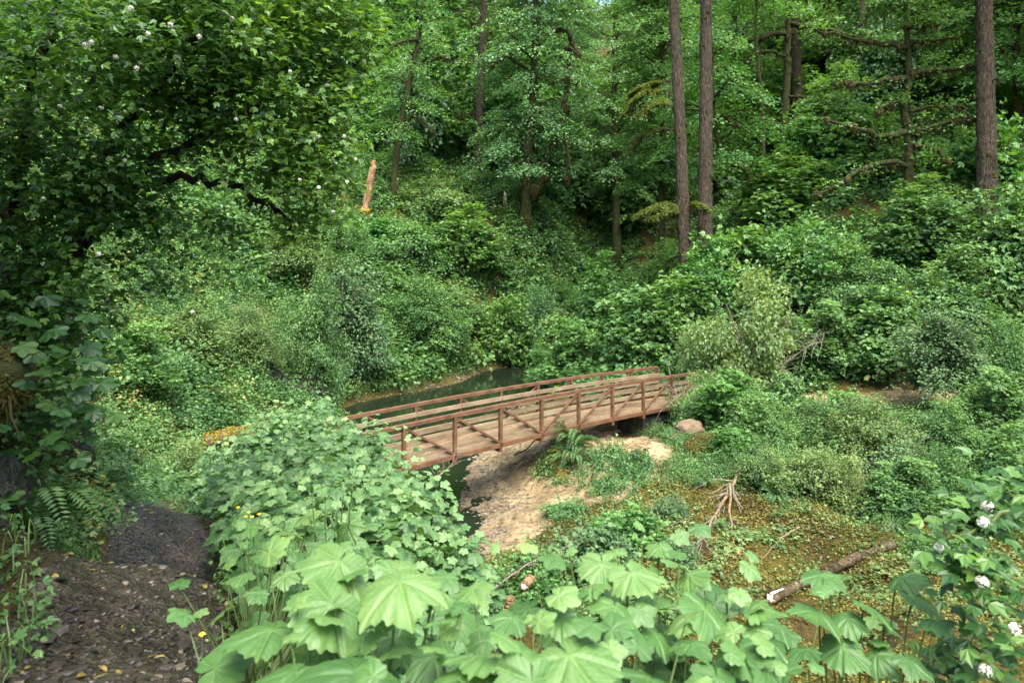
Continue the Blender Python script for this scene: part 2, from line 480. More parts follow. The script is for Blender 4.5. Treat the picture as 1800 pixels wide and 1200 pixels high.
b = N.new('ShaderNodeBump'); b.inputs['Strength'].default_value = .8; b.inputs['Distance'].default_value = .08
L.new(n2.outputs[0], b.inputs['Height']); L.new(b.outputs[0], B.inputs['Normal'])
M['sand'] = m

# creek water: dark green, rippled
m, N, L, B = mat('creek_water')
tc = N.new('ShaderNodeTexCoord'); mp = N.new('ShaderNodeMapping'); mp.inputs['Rotation'].default_value = (0, 0, .25); mp.inputs['Scale'].default_value = (1.6, .7, 1)
L.new(tc.outputs['Object'], mp.inputs[0])
n1 = N.new('ShaderNodeTexNoise'); n1.inputs['Scale'].default_value = 2.2; n1.inputs['Detail'].default_value = 6
n2 = N.new('ShaderNodeTexNoise'); n2.inputs['Scale'].default_value = .25; n2.inputs['Detail'].default_value = 3
L.new(mp.outputs[0], n1.inputs['Vector']); L.new(tc.outputs['Object'], n2.inputs['Vector'])
rs = N.new('ShaderNodeMapRange'); rs.inputs['From Min'].default_value = .4; rs.inputs['From Max'].default_value = .62; rs.inputs['To Min'].default_value = .08; rs.inputs['To Max'].default_value = 1.0
L.new(n2.outputs[0], rs.inputs['Value'])
b = N.new('ShaderNodeBump'); b.inputs['Distance'].default_value = .025
L.new(rs.outputs[0], b.inputs['Strength']); L.new(n1.outputs[0], b.inputs['Height']); L.new(b.outputs[0], B.inputs['Normal'])
B.inputs['Base Color'].default_value = (.010, .016, .009, 1); B.inputs['Roughness'].default_value = .06
B.inputs['IOR'].default_value = 1.33
M['water'] = m

# ------------------------------------------------------------------ terrain (smooth surface through surveyed points)
BC = 22.0 / F                                   # bridge geometry: panel point n of the near truss


def bridge_xy(n):
    return np.array(((-190 + 83.7 * n) * BC, 22.0 * (1 + .0587 * n)))


CP = [(-.5, 0, 7.0), (0, -4, 7.2), (-1.5, 2.8, 6.95), (-1.0, 1.2, 6.97), (-2.4, 5, 6.5), (-3.8, 8, 5.84), (-5.3, 10.5, 4.75), (-7.4, 14, 3.2), (-8.3, 17, 2.35), (-6.9, 19.3, 2.0), (-5, -3, 8.5),
      # cliff left of the path
      (-2.6, 2.8, 7.1), (-3.35, 2.8, 8.6), (-3.2, 5, 6.52), (-4.2, 5, 8.3), (-4.1, 6.5, 6.15), (-4.5, 8.4, 5.68), (-5.0, 9.3, 5.25), (-5.3, 8.3, 6.0), (-3.9, 7.4, 5.95), (-5.3, 7, 7.6), (-6, 8, 8.5), (-8, 9.5, 8.8), (-6.3, 10.5, 5.5), (-8, 12, 6.2), (-12, 9, 11), (-12, 14, 8.2), (-9.8, 15, 4.2),
      (-13, 20, 5.5), (-10, 20, 2.6), (-18, 14, 12), (-18, 25, 9), (-30, 20, 19), (-20, 5, 16), (-10, 0, 12), (-40, 0, 30), (-20, -15, 18),
      # ridge of the thicket in front of the bridge
      (-2.6, 13, 4.3), (-1.45, 10.5, 4.45), (-.83, 9, 4.45), (-.29, 7.5, 4.75), (-3.1, 10, 4.85), (-2.77, 7.5, 5.4), (-1.66, 4.5, 6.2), (-1.15, 5, 5.75), (-.38, 5, 5.4), (-5.3, 16, 3.8), (-4.4, 17.2, 2.6),
      # bluff below the camera
      (.5, 2, 6.4), (1.5, 2.5, 6.1), (1.0, 4, 4.8), (2.2, 5, 3.4), (2, 7.5, 1.2), (.9, 8.8, 1.0), (4, 3, 5.3), (5, 6, 1.8), (8, 3, 5), (0, 11, .9), (-1.3, 13.5, 1.3), (-2.9, 16.2, .4), (10, 6.4, .6), (3, 0, 6.8), (12, 0, 7.5), (25, 2, 7),
      # creek bed
      (-4, 25, -.5), (-3.6, 20, -.5), (-1.9, 16, -.5), (1.5, 12, -.45), (5, 10.8, -.45), (10, 9.3, -.4), (25, 7, -.3), (-4, 31, -.5), (-4.5, 38, -.5), (-2.5, 45, -.5), (.5, 51.5, -.45), (5, 58, -.4), (9, 70, -.2), (11, 100, 1),
      # right shore
      (-1.65, 25, .02), (-1.2, 20, .05), (0, 16.3, .05), (3, 14, .12), (-1.5, 31, .02), (-.3, 36, .1), (1.0, 42, .2), (3, 48, .2), (8, 12.8, .2),
      # left shore and the slope above it
      (-6.5, 25, .1), (-5.8, 20.5, .2), (-7.3, 31, .1), (-9.4, 40.5, .05), (-7.4, 44, .03), (-2.4, 52.5, .03), (1.3, 56.8, .05), (5, 63, .1), (-9, 27, 1.2), (-10, 35, 1.6), (-12.6, 35, 4), (-12, 42, 3.5), (-16, 35, 6.5), (-8, 48, 2.2),
      (-11, 55, 7), (-5, 58, 4.2), (0, 63, 5.2), (-11.3, 70, 14.1), (-3, 70, 12), (1.7, 72, 12.8), (-.7, 80, 15.2), (-20, 60, 14), (-25, 45, 14), (-12, 85, 22), (0, 100, 30), (-25, 100, 38), (-50, 60, 38), (-50, 100, 55), (5, 84, 12), (3, 120, 36), (-30, 150, 70), (5, 150, 50),
      # sandy bank on the right
      tuple(at(1000, 850, 25)), tuple(at(900, 870, 25.6)), (3.4, 25, 1.2), (2.1, 27, 1.4), tuple(at(900, 930, 22)), tuple(at(1100, 880, 22.8)), tuple(at(1180, 775, 28.4)), tuple(at(1250, 900, 22)), tuple(at(1400, 935, 21)), tuple(at(1300, 850, 24)),
      tuple(at(1300, 785, 27.5)), (8.8, 29.3, 2.2), (12, 28.5, 1.9), (2.5, 33, 1.5), (4.5, 34, 1.8), tuple(at(1450, 1010, 19.4)), tuple(at(1500, 1150, 15.8)), tuple(at(1700, 1000, 19)), (20, 20, .9), (8, 16, .5), (14, 17, .7), (12, 13, .5), (20, 14, .8), (5, 17, .45), (9, 20, .6), (7, 15, .45), (5, 14, .4), (14, 24.5, .9), (18, 25.5, 1.2), (16, 27.7, 2.1),
      # trail and the hillside above it
      (5.6, 29.9, 1.1), (6.7, 30.6, 1.15), (4.6, 29.0, 1.15), (6.0, 31.6, 1.2), (8.6, 32.6, 2.05), (8, 31, 2.1), (12, 31, 2.3), (16, 31, 2.35), (22, 31.5, 2.4), (28, 31.5, 2.6), (12, 33, 2.6), (17, 34, 4.0), (23, 35, 5.5), (22.5, 42, 10.6), (25.5, 40, 9.8), (11, 43, 6.2), (9.7, 41, 4.6), (7, 42, 2.2), (13, 50, 8), (21.6, 58, 15.4), (14, 60, 8.5), (30, 32, 5), (40, 40, 16), (40, 60, 27), (24, 75, 22),
      (18, 90, 22), (30, 100, 34), (60, 60, 40), (60, 20, 22), (25, 150, 50), (60, 120, 60), (40, 22, 6), (-80, -20, 45), (80, -20, 30), (-90, 170, 95), (100, 170, 90), (0, -25, 10), (0, 190, 70)]
CP = np.array(CP, float)


def _phi(d2):
    return np.where(d2 > 0, d2 * np.log(np.maximum(d2, 1e-12)) * .5, 0)


_n = len(CP)
_d2 = ((CP[:, None, :2] - CP[None, :, :2]) ** 2).sum(-1)
_A = np.zeros((_n + 3, _n + 3)); _A[:_n, :_n] = _phi(_d2) + np.eye(_n) * .02
_A[:_n, _n] = 1; _A[:_n, _n + 1:] = CP[:, :2]; _A[_n, :_n] = 1; _A[_n + 1:, :_n] = CP[:, :2].T
_W = np.linalg.solve(_A, np.concatenate([CP[:, 2], np.zeros(3)]))


def H0(x, y):
    x = np.asarray(x, float); y = np.asarray(y, float); sh = x.shape
    p = np.stack([x.ravel(), y.ravel()], -1); out = np.empty(len(p))
    for i in range(0, len(p), 20000):
        q = p[i:i + 20000]
        out[i:i + 20000] = _phi(((q[:, None] - CP[None, :, :2]) ** 2).sum(-1)) @ _W[:_n] + _W[_n] + q @ _W[_n + 1:]
    return out.reshape(sh)


PATH = curve([(-.6, -3), (-.8, 0), (-1.45, 2.8), (-2.45, 5), (-3.8, 8), (-5.3, 10.5), (-7.4, 14), (-8.3, 17), (-7.2, 19.0), (-6.2, 20.2)], 60)
TRAIL = curve([(7.2, 33.2), (9.5, 32.0), (12, 31.1), (16, 31), (22, 31.5), (30, 31.5), (40, 29)], 40)
SAND = np.array([at(*p)[:2] for p in [(806, 890, 24.9), (822, 800, 30.5), (850, 772, 34), (900, 760, 36), (1000, 742, 33), (1110, 742, 30.5), (1190, 762, 29), (1180, 820, 26), (1120, 880, 23), (1010, 895, 22.8), (935, 968, 20.4), (870, 968, 20.2), (835, 925, 22)]])
SAND[-3:, 0] -= .3


def dline(x, y, line):
    d = np.full(np.shape(x), 1e9)
    for a, b in zip(line[:-1], line[1:]):
        ab = b - a; t = np.clip(((x - a[0]) * ab[0] + (y - a[1]) * ab[1]) / (ab @ ab), 0, 1)
        d = np.minimum(d, np.hypot(x - a[0] - t * ab[0], y - a[1] - t * ab[1]))
    return d


def inpoly(x, y, P):
    ins = np.zeros(np.shape(x), bool)
    for a, b in zip(P, np.roll(P, -1, 0)):
        c = ((a[1] > y) != (b[1] > y)) & (x < (b[0] - a[0]) * (y - a[1]) / (b[1] - a[1] + 1e-12) + a[0])
        ins ^= c
    return ins


def Hg(x, y):
    x = np.asarray(x, float); y = np.asarray(y, float)
    z = H0(x, y)
    dp = dline(x, y, PATH)
    away = np.clip((dp - .5) / 1.2, 0, 1)
    far = np.clip((y - 35) / 30, 0, 1)
    z = z + away * (fbm(x * .9, y * .9, 3) * .35 + far * fbm(x * .22, y * .22, 9) * 2.4) * np.clip(.3 + np.abs(z) * .5, 0, 1)
    z = z + (1 - away) * fbm(x * 2.5, y * 2.5, 5, 5) * .09
    hump = np.clip((x - 3.5) / 2, 0, 1) * np.clip((26 - x) / 3, 0, 1) * np.clip((y - 14) / 3, 0, 1) * np.clip((28.6 - y) / 1.5, 0, 1)
    z = z + hump * (fbm(x * .6 + 4, y * .6, 77, 4) * 1.3 + .12)
    sandy = inpoly(x, y, SAND)
    z = z + np.where(sandy, fbm(x * 1.6, y * 1.6, 21, 5) * .34, 0)
    return z


def graded(segs):
    out = [segs[0][0]]
    for a, b, s in segs:
        n = max(1, int(round((b - a) / s))); out += list(np.linspace(a, b, n + 1)[1:])
    return np.array(out)


gx = graded([(-110, -60, 6), (-60, -25, 1.2), (-25, -9, .5), (-9, -5.5, .16), (-5.5, -.6, .07), (-.6, 9, .16), (9, 28, .35), (28, 60, 1.2), (60, 110, 6)])
gy = graded([(-30, -4, 2), (-4, 1.5, .25), (1.5, 9, .075), (9, 13, .2), (13, 36, .18), (36, 60, .5), (60, 110, 1.2), (110, 200, 6)])
GX, GY = np.meshgrid(gx, gy, indexing='ij')
GZ = Hg(GX, GY)
nx, ny = GX.shape
_i = np.arange(nx - 1)[:, None] * ny; _j = np.arange(ny - 1)[None]
QUAD = np.stack([_i + _j, _i + ny + _j, _i + ny + _j + 1, _i + _j + 1], -1).reshape(-1, 4)
cx = ((GX[:-1, :-1] + GX[1:, 1:]) / 2); cy = ((GY[:-1, :-1] + GY[1:, 1:]) / 2)
edge = fbm(cx * 2.2, cy * 2.2, 40, 4)
m_path = (dline(cx, cy, PATH) < np.interp(cy, [0, 3, 5, 8, 15], [.66, .66, .56, .42, .5]) + edge * .4) & (cy < 20)
m_trail = (dline(cx, cy, TRAIL) < .75 + edge * .6) & ~m_path
m_sand = inpoly(cx + edge * 1.2, cy + edge * 1.6, SAND) & ~m_path & ~m_trail
ALLV = np.stack([GX, GY, GZ], -1).reshape(-1, 3)
for nm, mk, mt in (('ground', ~(m_path | m_trail | m_sand), 'ground'), ('path', m_path, 'path'), ('trail', m_trail, 'sand'), ('dirt_bank', m_sand, 'sand')):
    fa = QUAD[mk.ravel()]
    us, iv = np.unique(fa, return_inverse=True)
    A = Acc(); A.add(ALLV[us], {4: iv.reshape(-1, 4)})
    tag(obj(nm, A, M[mt], smooth=True), kind='structure')

# creek surface, wide enough to run under both banks
A = Acc()
wx = np.array([(-9.5, 12), (-9.5, 45), (-1.5, 58), (14, 110), (8, 45), (2, 38), (2, 20), (30, 14.5), (30, 7)])
wg = np.meshgrid(np.linspace(-12, 32, 60), np.linspace(6, 110, 120), indexing='ij')
wv = np.stack([wg[0], wg[1], np.zeros_like(wg[0])], -1).reshape(-1, 3)
ii = np.arange(59)[:, None] * 120; jj = np.arange(119)[None]
wq = np.stack([ii + jj, ii + 120 + jj, ii + 121 + jj, ii + jj + 1], -1).reshape(-1, 4)
wc = wv[wq].mean(1)
CREEK = curve([(-5, 22), (-3.6, 20), (-1.9, 16), (1.5, 12), (5, 10.5), (10, 9.3), (25, 7), (34, 6)], 40)
CREEK2 = curve([(-4, 19), (-4, 25), (-4, 31), (-4.5, 38), (-2.5, 45), (.5, 51.5), (5, 58), (9, 70), (11, 100)], 50)
keep = (Hg(wc[:, 0], wc[:, 1]) < .9) & ((dline(wc[:, 0], wc[:, 1], CREEK) < 3.8) | (dline(wc[:, 0], wc[:, 1], CREEK2) < 6))
us, iv = np.unique(wq[keep], return_inverse=True)
A.add(wv[us], {4: iv.reshape(-1, 4)})
tag(obj('creek_water', A, M['water'], smooth=True), kind='structure')


def ground(x, y):
    return float(Hg(np.array([x]), np.array([y]))[0])


def hit(px, py, lift=0.0):
    """point of the ground on the line of sight through (px, py)"""
    d = np.linspace(1.5, 115, 3000)
    x = (px - 900) / F * d; z = CAMZ - (py - HOR) / F * d
    k = np.argmax(Hg(x, d) > z)
    return np.array((x[k], d[k], Hg(x[k:k + 1], d[k:k + 1])[0] + lift))


def gp(px, d, sink=.05):
    """point of the ground seen in column px at distance d"""
    x = (px - 900) / F * d
    return np.array((x, d, ground(x, d) - sink))


# ------------------------------------------------------------------ the footbridge
bA, bB = bridge_xy(-2), bridge_xy(8)
bdir = nrm(bB - bA); bperp = np.array((-bdir[1], bdir[0])); WID = 2.15


def bp(n, side, dz, inset=0.0):
    xy = bridge_xy(n) * 0
    xy = bA + (bB - bA) * (n + 2) / 10 + bperp * (side * WID + (inset if side == 0 else -inset))
    return np.array((xy[0], xy[1], 2.183 - .2 * ((n - 3) / 5) ** 2 + dz))


br = thing('footbridge', 'arched brown steel truss footbridge with timber rails crossing the creek', 'bridge', (*bA, 2.0))
HT = 1.30
for side in (0, 1):
    for nm, dz, w, h in (('top_chord', HT, .12, .12), ('bottom_chord', 0, .11, .15)):
        a = Acc()
        for n in range(-2, 8): beam(a, bp(n, side, dz), bp(n + 1, side, dz), w, h)
        obj(nm, a, M['steel'], br)
    for n in range(-2, 9):
        a = Acc(); beam(a, bp(n, side, -.22), bp(n, side, HT - .05), .11, .11, up=(*bdir, 0)); obj('post', a, M['steel'], br)
    for n in range(-2, 8):
        a = Acc()
        t, q = (n, n + 1) if n < 3 else (n + 1, n)
        p0, p1 = bp(t, side, HT - .06), bp(q, side, .07)
        d = (p1 - p0); beam(a, p0 + d * .03, p1 - d * .03, .06, .075); obj('diagonal', a, M['steel'], br)
    for k, hz in enumerate((.13, .40, .69, .98)):
        a = Acc()
        for n in range(-2, 8):
            e = .015
            beam(a, bp(n + e * .3, side, hz, .078), bp(n + 1 - e * .3, side, hz, .078), .04, .155, tone=R.uniform(.3, .7))
        obj('rail_board', a, M['plank'], br)
for n in range(-2, 9):
    a = Acc(); beam(a, bp(n, 0, -.16, .06), bp(n, 1, -.16, .06), .10, .12); obj('floor_beam', a, M['steel'], br)
a = Acc()
NPL = 13
for k in range(NPL):
    f0 = (k + .5) / NPL
    for n in range(-2, 8):
        p = bp(n, 0, -.055, .11); q = bp(n, 1, -.055, .11); p2 = bp(n + 1, 0, -.055, .11); q2 = bp(n + 1, 1, -.055, .11)
        jz = np.array((0, 0, R.uniform(-.004, .004)))
        beam(a, p + (q - p) * f0 + jz, p2 + (q2 - p2) * f0 + jz, (WID - .22) / NPL - .016, .045, bev=.005)
obj('deck', a, M['deck'], br)
for e, n0, n1 in (('right', 6.1, 8.7), ('left', -2.8, -1.6)):
    ab = Acc()
    p, q = bp(n0, 0, -.75, .16), bp(n1, 0, -.75, .16)
    p2, q2 = bp(n0, 1, -.75, .16), bp(n1, 1, -.75, .16)
    beam(ab, (p + p2) / 2, (q + q2) / 2, WID - .32, .98, bev=.03)
    beam(ab, (p + p2) / 2 + (0, 0, -.52), (q + q2) / 2 + (0, 0, -.52), WID - .1, .09, bev=.02)
    o = obj('bridge_abutment', ab, M['concrete'])
    tag(o, 'shade-darkened abutment under the far end of the footbridge by the sandy bank' if e == 'right' else 'abutment under the near end of the footbridge behind the thicket', 'abutment')


# ------------------------------------------------------------------ wood, moss and tree builders
def strands(acc, pts, n, lo, hi, w=.03, tone=.5):
    """moss hanging below a limb"""
    pts = np.asarray(pts, float)
    i = R.uniform(0, len(pts) - 1.001, n); k = i.astype(int); f = (i - k)[:, None]
    p = pts[k] * (1 - f) + pts[k + 1] * f + R.normal(0, w * .8, (n, 3))
    a = R.uniform(0, 2 * np.pi, n); s = np.stack([np.cos(a), np.sin(a), 0 * a], -1) * w * R.uniform(.6, 1.8, n)[:, None]
    L = lo * .5 + (hi * 1.1 - lo * .5) * R.uniform(0, 1, n) ** 2.6 * (.35 + vn(i * 1.3, np.full(n, 3.3), int(abs(pts[0, 0] * 37)) % 97))
    e = p + np.stack([R.normal(0, .06, n), R.normal(0, .06, n), -L], -1)
    m = (p + e) / 2 + R.normal(0, .03, (n, 3))
    V = np.stack([p - s, p + s, m + s * .7, m - s * .7, e], 1).reshape(-1, 3)
    o = (np.arange(n) * 5)[:, None]
    acc.add(V, {4: np.array([[0, 1, 2, 3]]) + o, 3: np.array([[3, 2, 4]]) + o}, tone)


def moss_lumps(acc, pts, rad, n, size):
    for _ in range(n):
        i = R.uniform(0, len(pts) - 1.01); k = int(i); p = pts[k] * (1 - (i - k)) + pts[k + 1] * (i - k)
        a = R.uniform(0, 6.28); r = np.interp(i, range(len(pts)), np.broadcast_to(rad, len(pts)))
        c = p + np.array((math.cos(a), math.sin(a), 0)) * r * .8
        s = size * R.uniform(.5, 1.3)
        tube(acc, np.array([c + (0, 0, -s * 1.6), c + (0, 0, -s * .5), c + (0, 0, s * .4), c + (0, 0, s)]), [s * .2, s * .8, s * .8, s * .2], 7, .15)


LEAF_D = T_diamond(.42, .10)
LEAF_T = T_tri()
LEAF_O = T_oval()
LEAF_P = T_palm(15)
NEEDLE = T_diamond(.10, .02)


def crown(wood, leaf, moss, tr, zr, nl, rmax, nsp, nper, size, T=LEAF_D, az0=0.0, prof=None, srad=(.7, 1.15), droop=.45, rise=.15, tone=.5, only=None, mossn=0, limb_r=.09):
    """limbs spiralling up a trunk polyline, each carrying tiers of leaf sprays"""
    tr = np.asarray(tr, float)
    for k in range(nl):
        t = (k + R.uniform(.1, .9)) / nl
        z = zr[0] + (zr[1] - zr[0]) * t
        p = np.array([np.interp(z, tr[:, 2], tr[:, c]) for c in range(3)]); p[2] = z
        a = az0 + k * 2.4 + R.uniform(-.5, .5)
        if only is not None: a = R.uniform(*only)
        q = prof(t) if prof else math.sin(math.pi * (.18 + .77 * t)) ** .7
        L = rmax * q * R.uniform(.65, 1.15)
        d = np.array((math.cos(a), math.sin(a), 0)); s = np.array((-d[1], d[0], 0))
        up = R.uniform(.4, 1.5) * rise
        c = curve([p, p + d * L * .35 + (0, 0, L * up), p + d * L * .7 + s * R.normal(0, .12 * L) + (0, 0, L * up * 1.1), p + d * L + s * R.normal(0, .2 * L) + (0, 0, L * (up - R.uniform(.05, .35)))], 9, .03 * L)
        tube(wood, c, np.linspace(limb_r, limb_r * .25, 9) * (L / rmax), 5, .1)
        if mossn: strands(moss, c[1:], mossn * 2, .06, .6, .028)
        tk = tone + R.normal(0, .10)
        for j in range(nsp):
            f = R.uniform(.25, 1.0); i = f * 8; i0 = min(int(i), 7)
            b = c[i0] * (1 - i + i0) + c[i0 + 1] * (i - i0)
            lat = R.normal(0, .22) * L
            cc = b + s * lat + (0, 0, R.uniform(-.5, .25) - abs(lat) * .25)
            spray(leaf, T, cc, nrm(d + s * lat / max(L, .1)), R.uniform(*srad), nper, size, tk + R.normal(0, .07), droop=droop, flat=.16)


def maple(name, label, tr, r0, zr, nl, rmax, nsp=9, nper=56, size=.23, m='maple', bark='moss_dark', limbs=(), group=None, cat='tree', T=LEAF_D, az0=0., mossn=26, lumps=30, droop=.45, tone=.5, extra=None, srad=(.7, 1.15), only=None, rise=.15, limb_r=.09):
    tr = np.asarray(tr, float)
    root = thing(name, label, cat, tr[0], group)
    w, l, mo = Acc(), Acc(), Acc()
    c = curve(tr, 22, .04)
    rr = np.linspace(r0, r0 * .35, 22); rr[0] *= 1.5; rr[1] *= 1.15
    tube(w, c, rr, 11, .07)
    for i in range(len(limbs)):
        q = curve(limbs[i][0], 12, .05); a0 = limbs[i][1] * 1.25
        tube(w, q, np.linspace(a0, a0 * .35, 12), 7, .15)
        strands(mo, q, 330, .05, .6, .024); moss_lumps(mo, q, a0, 10, a0 * 1.1)
    moss_lumps(mo, c, rr, lumps, r0 * .5)
    b = Acc()
    crown(b, l, mo, c, zr, nl, rmax, nsp, nper, size, T, az0, srad=srad, droop=droop, tone=tone, mossn=mossn, only=only, rise=rise, limb_r=limb_r)
    if extra: extra(b, l, mo)
    obj('trunk', w, M[bark], root, True)
    obj('branches', b, M['moss_dark'], root, True)
    obj('crown', l, M[m], root)
    if mo.n: obj('moss', mo, M['moss'], root)['kind'] = 'stuff'
    return root


def conifer(name, label, tr, r0, z_crown=None, boughs=(), top=None, bark='bark', bare=12, rmax=4, hm='needle', group=None, lumps=45, dens=1.0):
    tr = np.asarray(tr, float)
    root = thing(name, label, 'tree', tr[0], group)
    w, l, mo, b = Acc(), Acc(), Acc(), Acc()
    c = curve(tr, 90, .012)
    rr = np.linspace(r0, r0 * .6, 90); rr[0] *= 1.4; rr[1] *= 1.15
    tube(w, c, rr, 30, .055)
    moss_lumps(mo, c[:66], rr[:66], lumps, r0 * .32)
    for k in range(bare):      # dead snags of branches
        z = R.uniform(c[5, 2], c[-1, 2]); p = np.array([np.interp(z, c[:, 2], c[:, i]) for i in range(3)])
        a = R.uniform(0, 6.28); d = np.array((math.cos(a), math.sin(a), R.uniform(-.4, .2))); L = R.uniform(.5, 2.2)
        q = curve([p, p + d * L * .6, p + d * L + (0, 0, -.25 * L)], 6, .05)
        tube(b, q, np.linspace(.05, .012, 6), 5); strands(mo, q[1:], 14, .05, .45, .04)
    if z_crown:
        n = int((z_crown[1] - z_crown[0]) * 1.6 * dens)
        for k in range(n):
            t = k / n; z = z_crown[0] + (z_crown[1] - z_crown[0]) * t
            p = np.array([np.interp(z, c[:, 2], c[:, i]) for i in range(3)]); p[2] = z
            needle_bough(b, l, mo, p, k * 2.4 + R.uniform(-.3, .3), rmax * (1 - .75 * t) * R.uniform(.7, 1.1), 10, 26)
    for bo in boughs: needle_bough(b, l, mo, *bo)
    obj('trunk', w, M[bark], root, True)
    if b.n: obj('branches', b, M['bark_dark'], root)
    if l.n: obj('crown', l, M[hm], root)
    if mo.n: obj('moss', mo, M['moss'], root)['kind'] = 'stuff'
    return root


def needle_bough(b, l, mo, p, az, L, nsp=14, nper=40, size=.22, mossn=14, drop=.3):
    d = np.array((math.cos(az), math.sin(az), 0)); s = np.array((-d[1], d[0], 0))
    q = curve([p, p + d * L * .4 + (0, 0, .06 * L), p + d * L * .75 + (0, 0, -.08 * L), p + d * L + (0, 0, -drop * L)], 9, .03)
    tube(b, q, np.linspace(.06, .012, 9), 5)
    if mossn: strands(mo, q[1:], mossn * 3, .08, .7, .026)
    for j in range(nsp):
        f = R.uniform(.2, 1.); i = f * 8; i0 = min(int(i), 7); pp = q[i0] * (1 - i + i0) + q[i0 + 1] * (i - i0)
        sd = R.choice((-1, 1)); M_ = (1.15 - f) * L * .55 + .2
        n = nper; t = R.uniform(0, 1, n)
        ln = nrm(s * sd + d * .8)
        po = pp + ln * (t * M_)[:, None] + np.stack([0 * t, 0 * t, -.35 * t * t * M_], -1) + R.normal(0, .05, (n, 3))
        nor = np.array((0, 0, 1.)) + R.normal(0, .35, (n, 3))
        dr = ln * .6 + R.normal(0, .6, (n, 3)) + np.array((0, 0, -.4))
        leaves(l, T_diamond(.26, .04), po, nor, dr, size * R.uniform(.6, 1.2, n), .5 + R.normal(0, .15, n))


# ------------------------------------------------------------------ shrub models (unit dome, copied and scaled)
def dome(leaf, nsp, nper, size, T, srad=.2, seed=0, lump=.5, hollow=.55, tilt=.45, tone=.5, low=-.05, tv=.15, nlobe=16, asp=1.0):
    """a crown of separate leafy branch ends, uneven in outline and open between them"""
    u = R.uniform(0, 2 * np.pi, nlobe); z = np.linspace(low + .12, .97, nlobe) ** .8
    h = np.sqrt(np.maximum(1 - z * z, 0)); D = np.stack([np.cos(u) * h, np.sin(u) * h, z], -1)
    rr = R.uniform(1 - lump * .8, 1.02, nlobe); sz = R.uniform(.20, .40, nlobe) * (16 / nlobe) ** .33; lt = R.normal(0, .10, nlobe)
    wgt = sz ** 2 / (sz ** 2).sum()
    for i in range(nsp):
        k = R.choice(nlobe, p=wgt)
        d = nrm(R.normal(0, 1, 3)); q = R.uniform(0, 1) ** .4
        c = D[k] * rr[k] * .86 + d * q * sz[k] * (1, 1, .75)
        if R.uniform() < .18: c = D[k] * rr[k] * R.uniform(.3, .8) + R.normal(0, .1, 3)
        if c[2] < low: c[2] = abs(c[2]) * .5
        c = c * (1, 1, asp)
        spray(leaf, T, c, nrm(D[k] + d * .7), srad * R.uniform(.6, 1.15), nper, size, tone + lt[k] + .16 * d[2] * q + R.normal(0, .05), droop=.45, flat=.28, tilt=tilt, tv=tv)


def shoots(leaf, wood, n, size, T, asp=1.0, tone=.62):
    """young shoots standing out of a shrub, with leaves along them"""
    for k in range(n):
        d = nrm(R.normal(0, 1, 3) + (0, 0, .7)); d[2] = abs(d[2])
        p = d * R.uniform(.6, .85) * (1, 1, asp); L = R.uniform(.25, .55)
        q = curve([p, p + d * L * .5 + R.normal(0, .04, 3), p + d * L + R.normal(0, .07, 3) + (0, 0, -.08)], 8)
        tube(wood, q, np.linspace(.007, .002, 8), 4)
        m_ = 16; i = R.integers(1, 8, m_); a = R.uniform(0, 6.28, m_); dr = np.stack([np.cos(a), np.sin(a), R.normal(-.1, .3, m_)], -1) + d * .5
        leaves(leaf, T, q[i] + R.normal(0, .02, (m_, 3)), np.array((0, 0, 1.)) + R.normal(0, .45, (m_, 3)), dr, size * R.uniform(.6, 1.2, m_), tone + R.normal(0, .15, m_))


def shrub_model(name, label, leafm, nsp, nper, size, T=LEAF_D, stems=14, stemm='bark_dark', srad=.2, seed=0, lump=.5, hollow=.5, tilt=.45, tone=.5, twigs=0, low=-.05, asp=1.0):
    root = thing(name, label, 'shrub')
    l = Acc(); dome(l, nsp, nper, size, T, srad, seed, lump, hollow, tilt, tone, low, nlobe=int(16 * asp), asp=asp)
    s = Acc()
    for k in range(stems):
        a = R.uniform(0, 6.28); q = R.uniform(.25, .7); zz = R.uniform(.3, .7) * asp
        c = curve([(0, 0, -.15), (math.cos(a) * q * .4, math.sin(a) * q * .4, zz * .5), (math.cos(a) * q, math.sin(a) * q, zz)], 8, .02)
        tube(s, c, np.linspace(.022, .006, 8), 5)
    shoots(l, s, 46, size, T, asp)
    for k in range(twigs):
        a = R.uniform(0, 6.28); q = R.uniform(.2, .85); zz = R.uniform(.1, .85) * asp
        p = np.array((math.cos(a) * q, math.sin(a) * q, zz)); d = nrm(p + R.normal(0, .5, 3)) * R.uniform(.2, .55)
        c = curve([p, p + d * .5 + R.normal(0, .05, 3), p + d + R.normal(0, .08, 3)], 6, .012)
        tube(s, c, np.linspace(.008, .003, 6), 4)
    obj('stems', s, M[stemm], root)
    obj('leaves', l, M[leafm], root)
    return root


SH = {
    'fine': shrub_model('leafy_shrub', '', 'shrub', 420, 46, .042, LEAF_D, srad=.17, seed=1),
    'fine2': shrub_model('leafy_shrub', '', 'shrub', 420, 46, .042, LEAF_D, srad=.15, seed=5, lump=.7),
    'med': shrub_model('leafy_shrub', '', 'shrub', 230, 34, .07, LEAF_D, srad=.2, seed=2),
    'med2': shrub_model('leafy_shrub', '', 'maple_bright', 230, 32, .075, LEAF_T, srad=.22, seed=3, lump=.7),
    'coarse': shrub_model('leafy_shrub', '', 'maple_bright', 130, 22, .125, LEAF_T, srad=.26, seed=4, lump=.6),
    'blue': shrub_model('leafy_shrub', '', 'shrub_blue', 330, 36, .05, LEAF_D, srad=.2, seed=6, lump=.8, hollow=.35, stemm='twig', twigs=20),
    'twiggy': shrub_model('leafy_shrub', '', 'shrub', 300, 34, .05, LEAF_D, srad=.17, seed=8, lump=.8, hollow=.3, stemm='twig', stems=16, twigs=170, tone=.62),
}


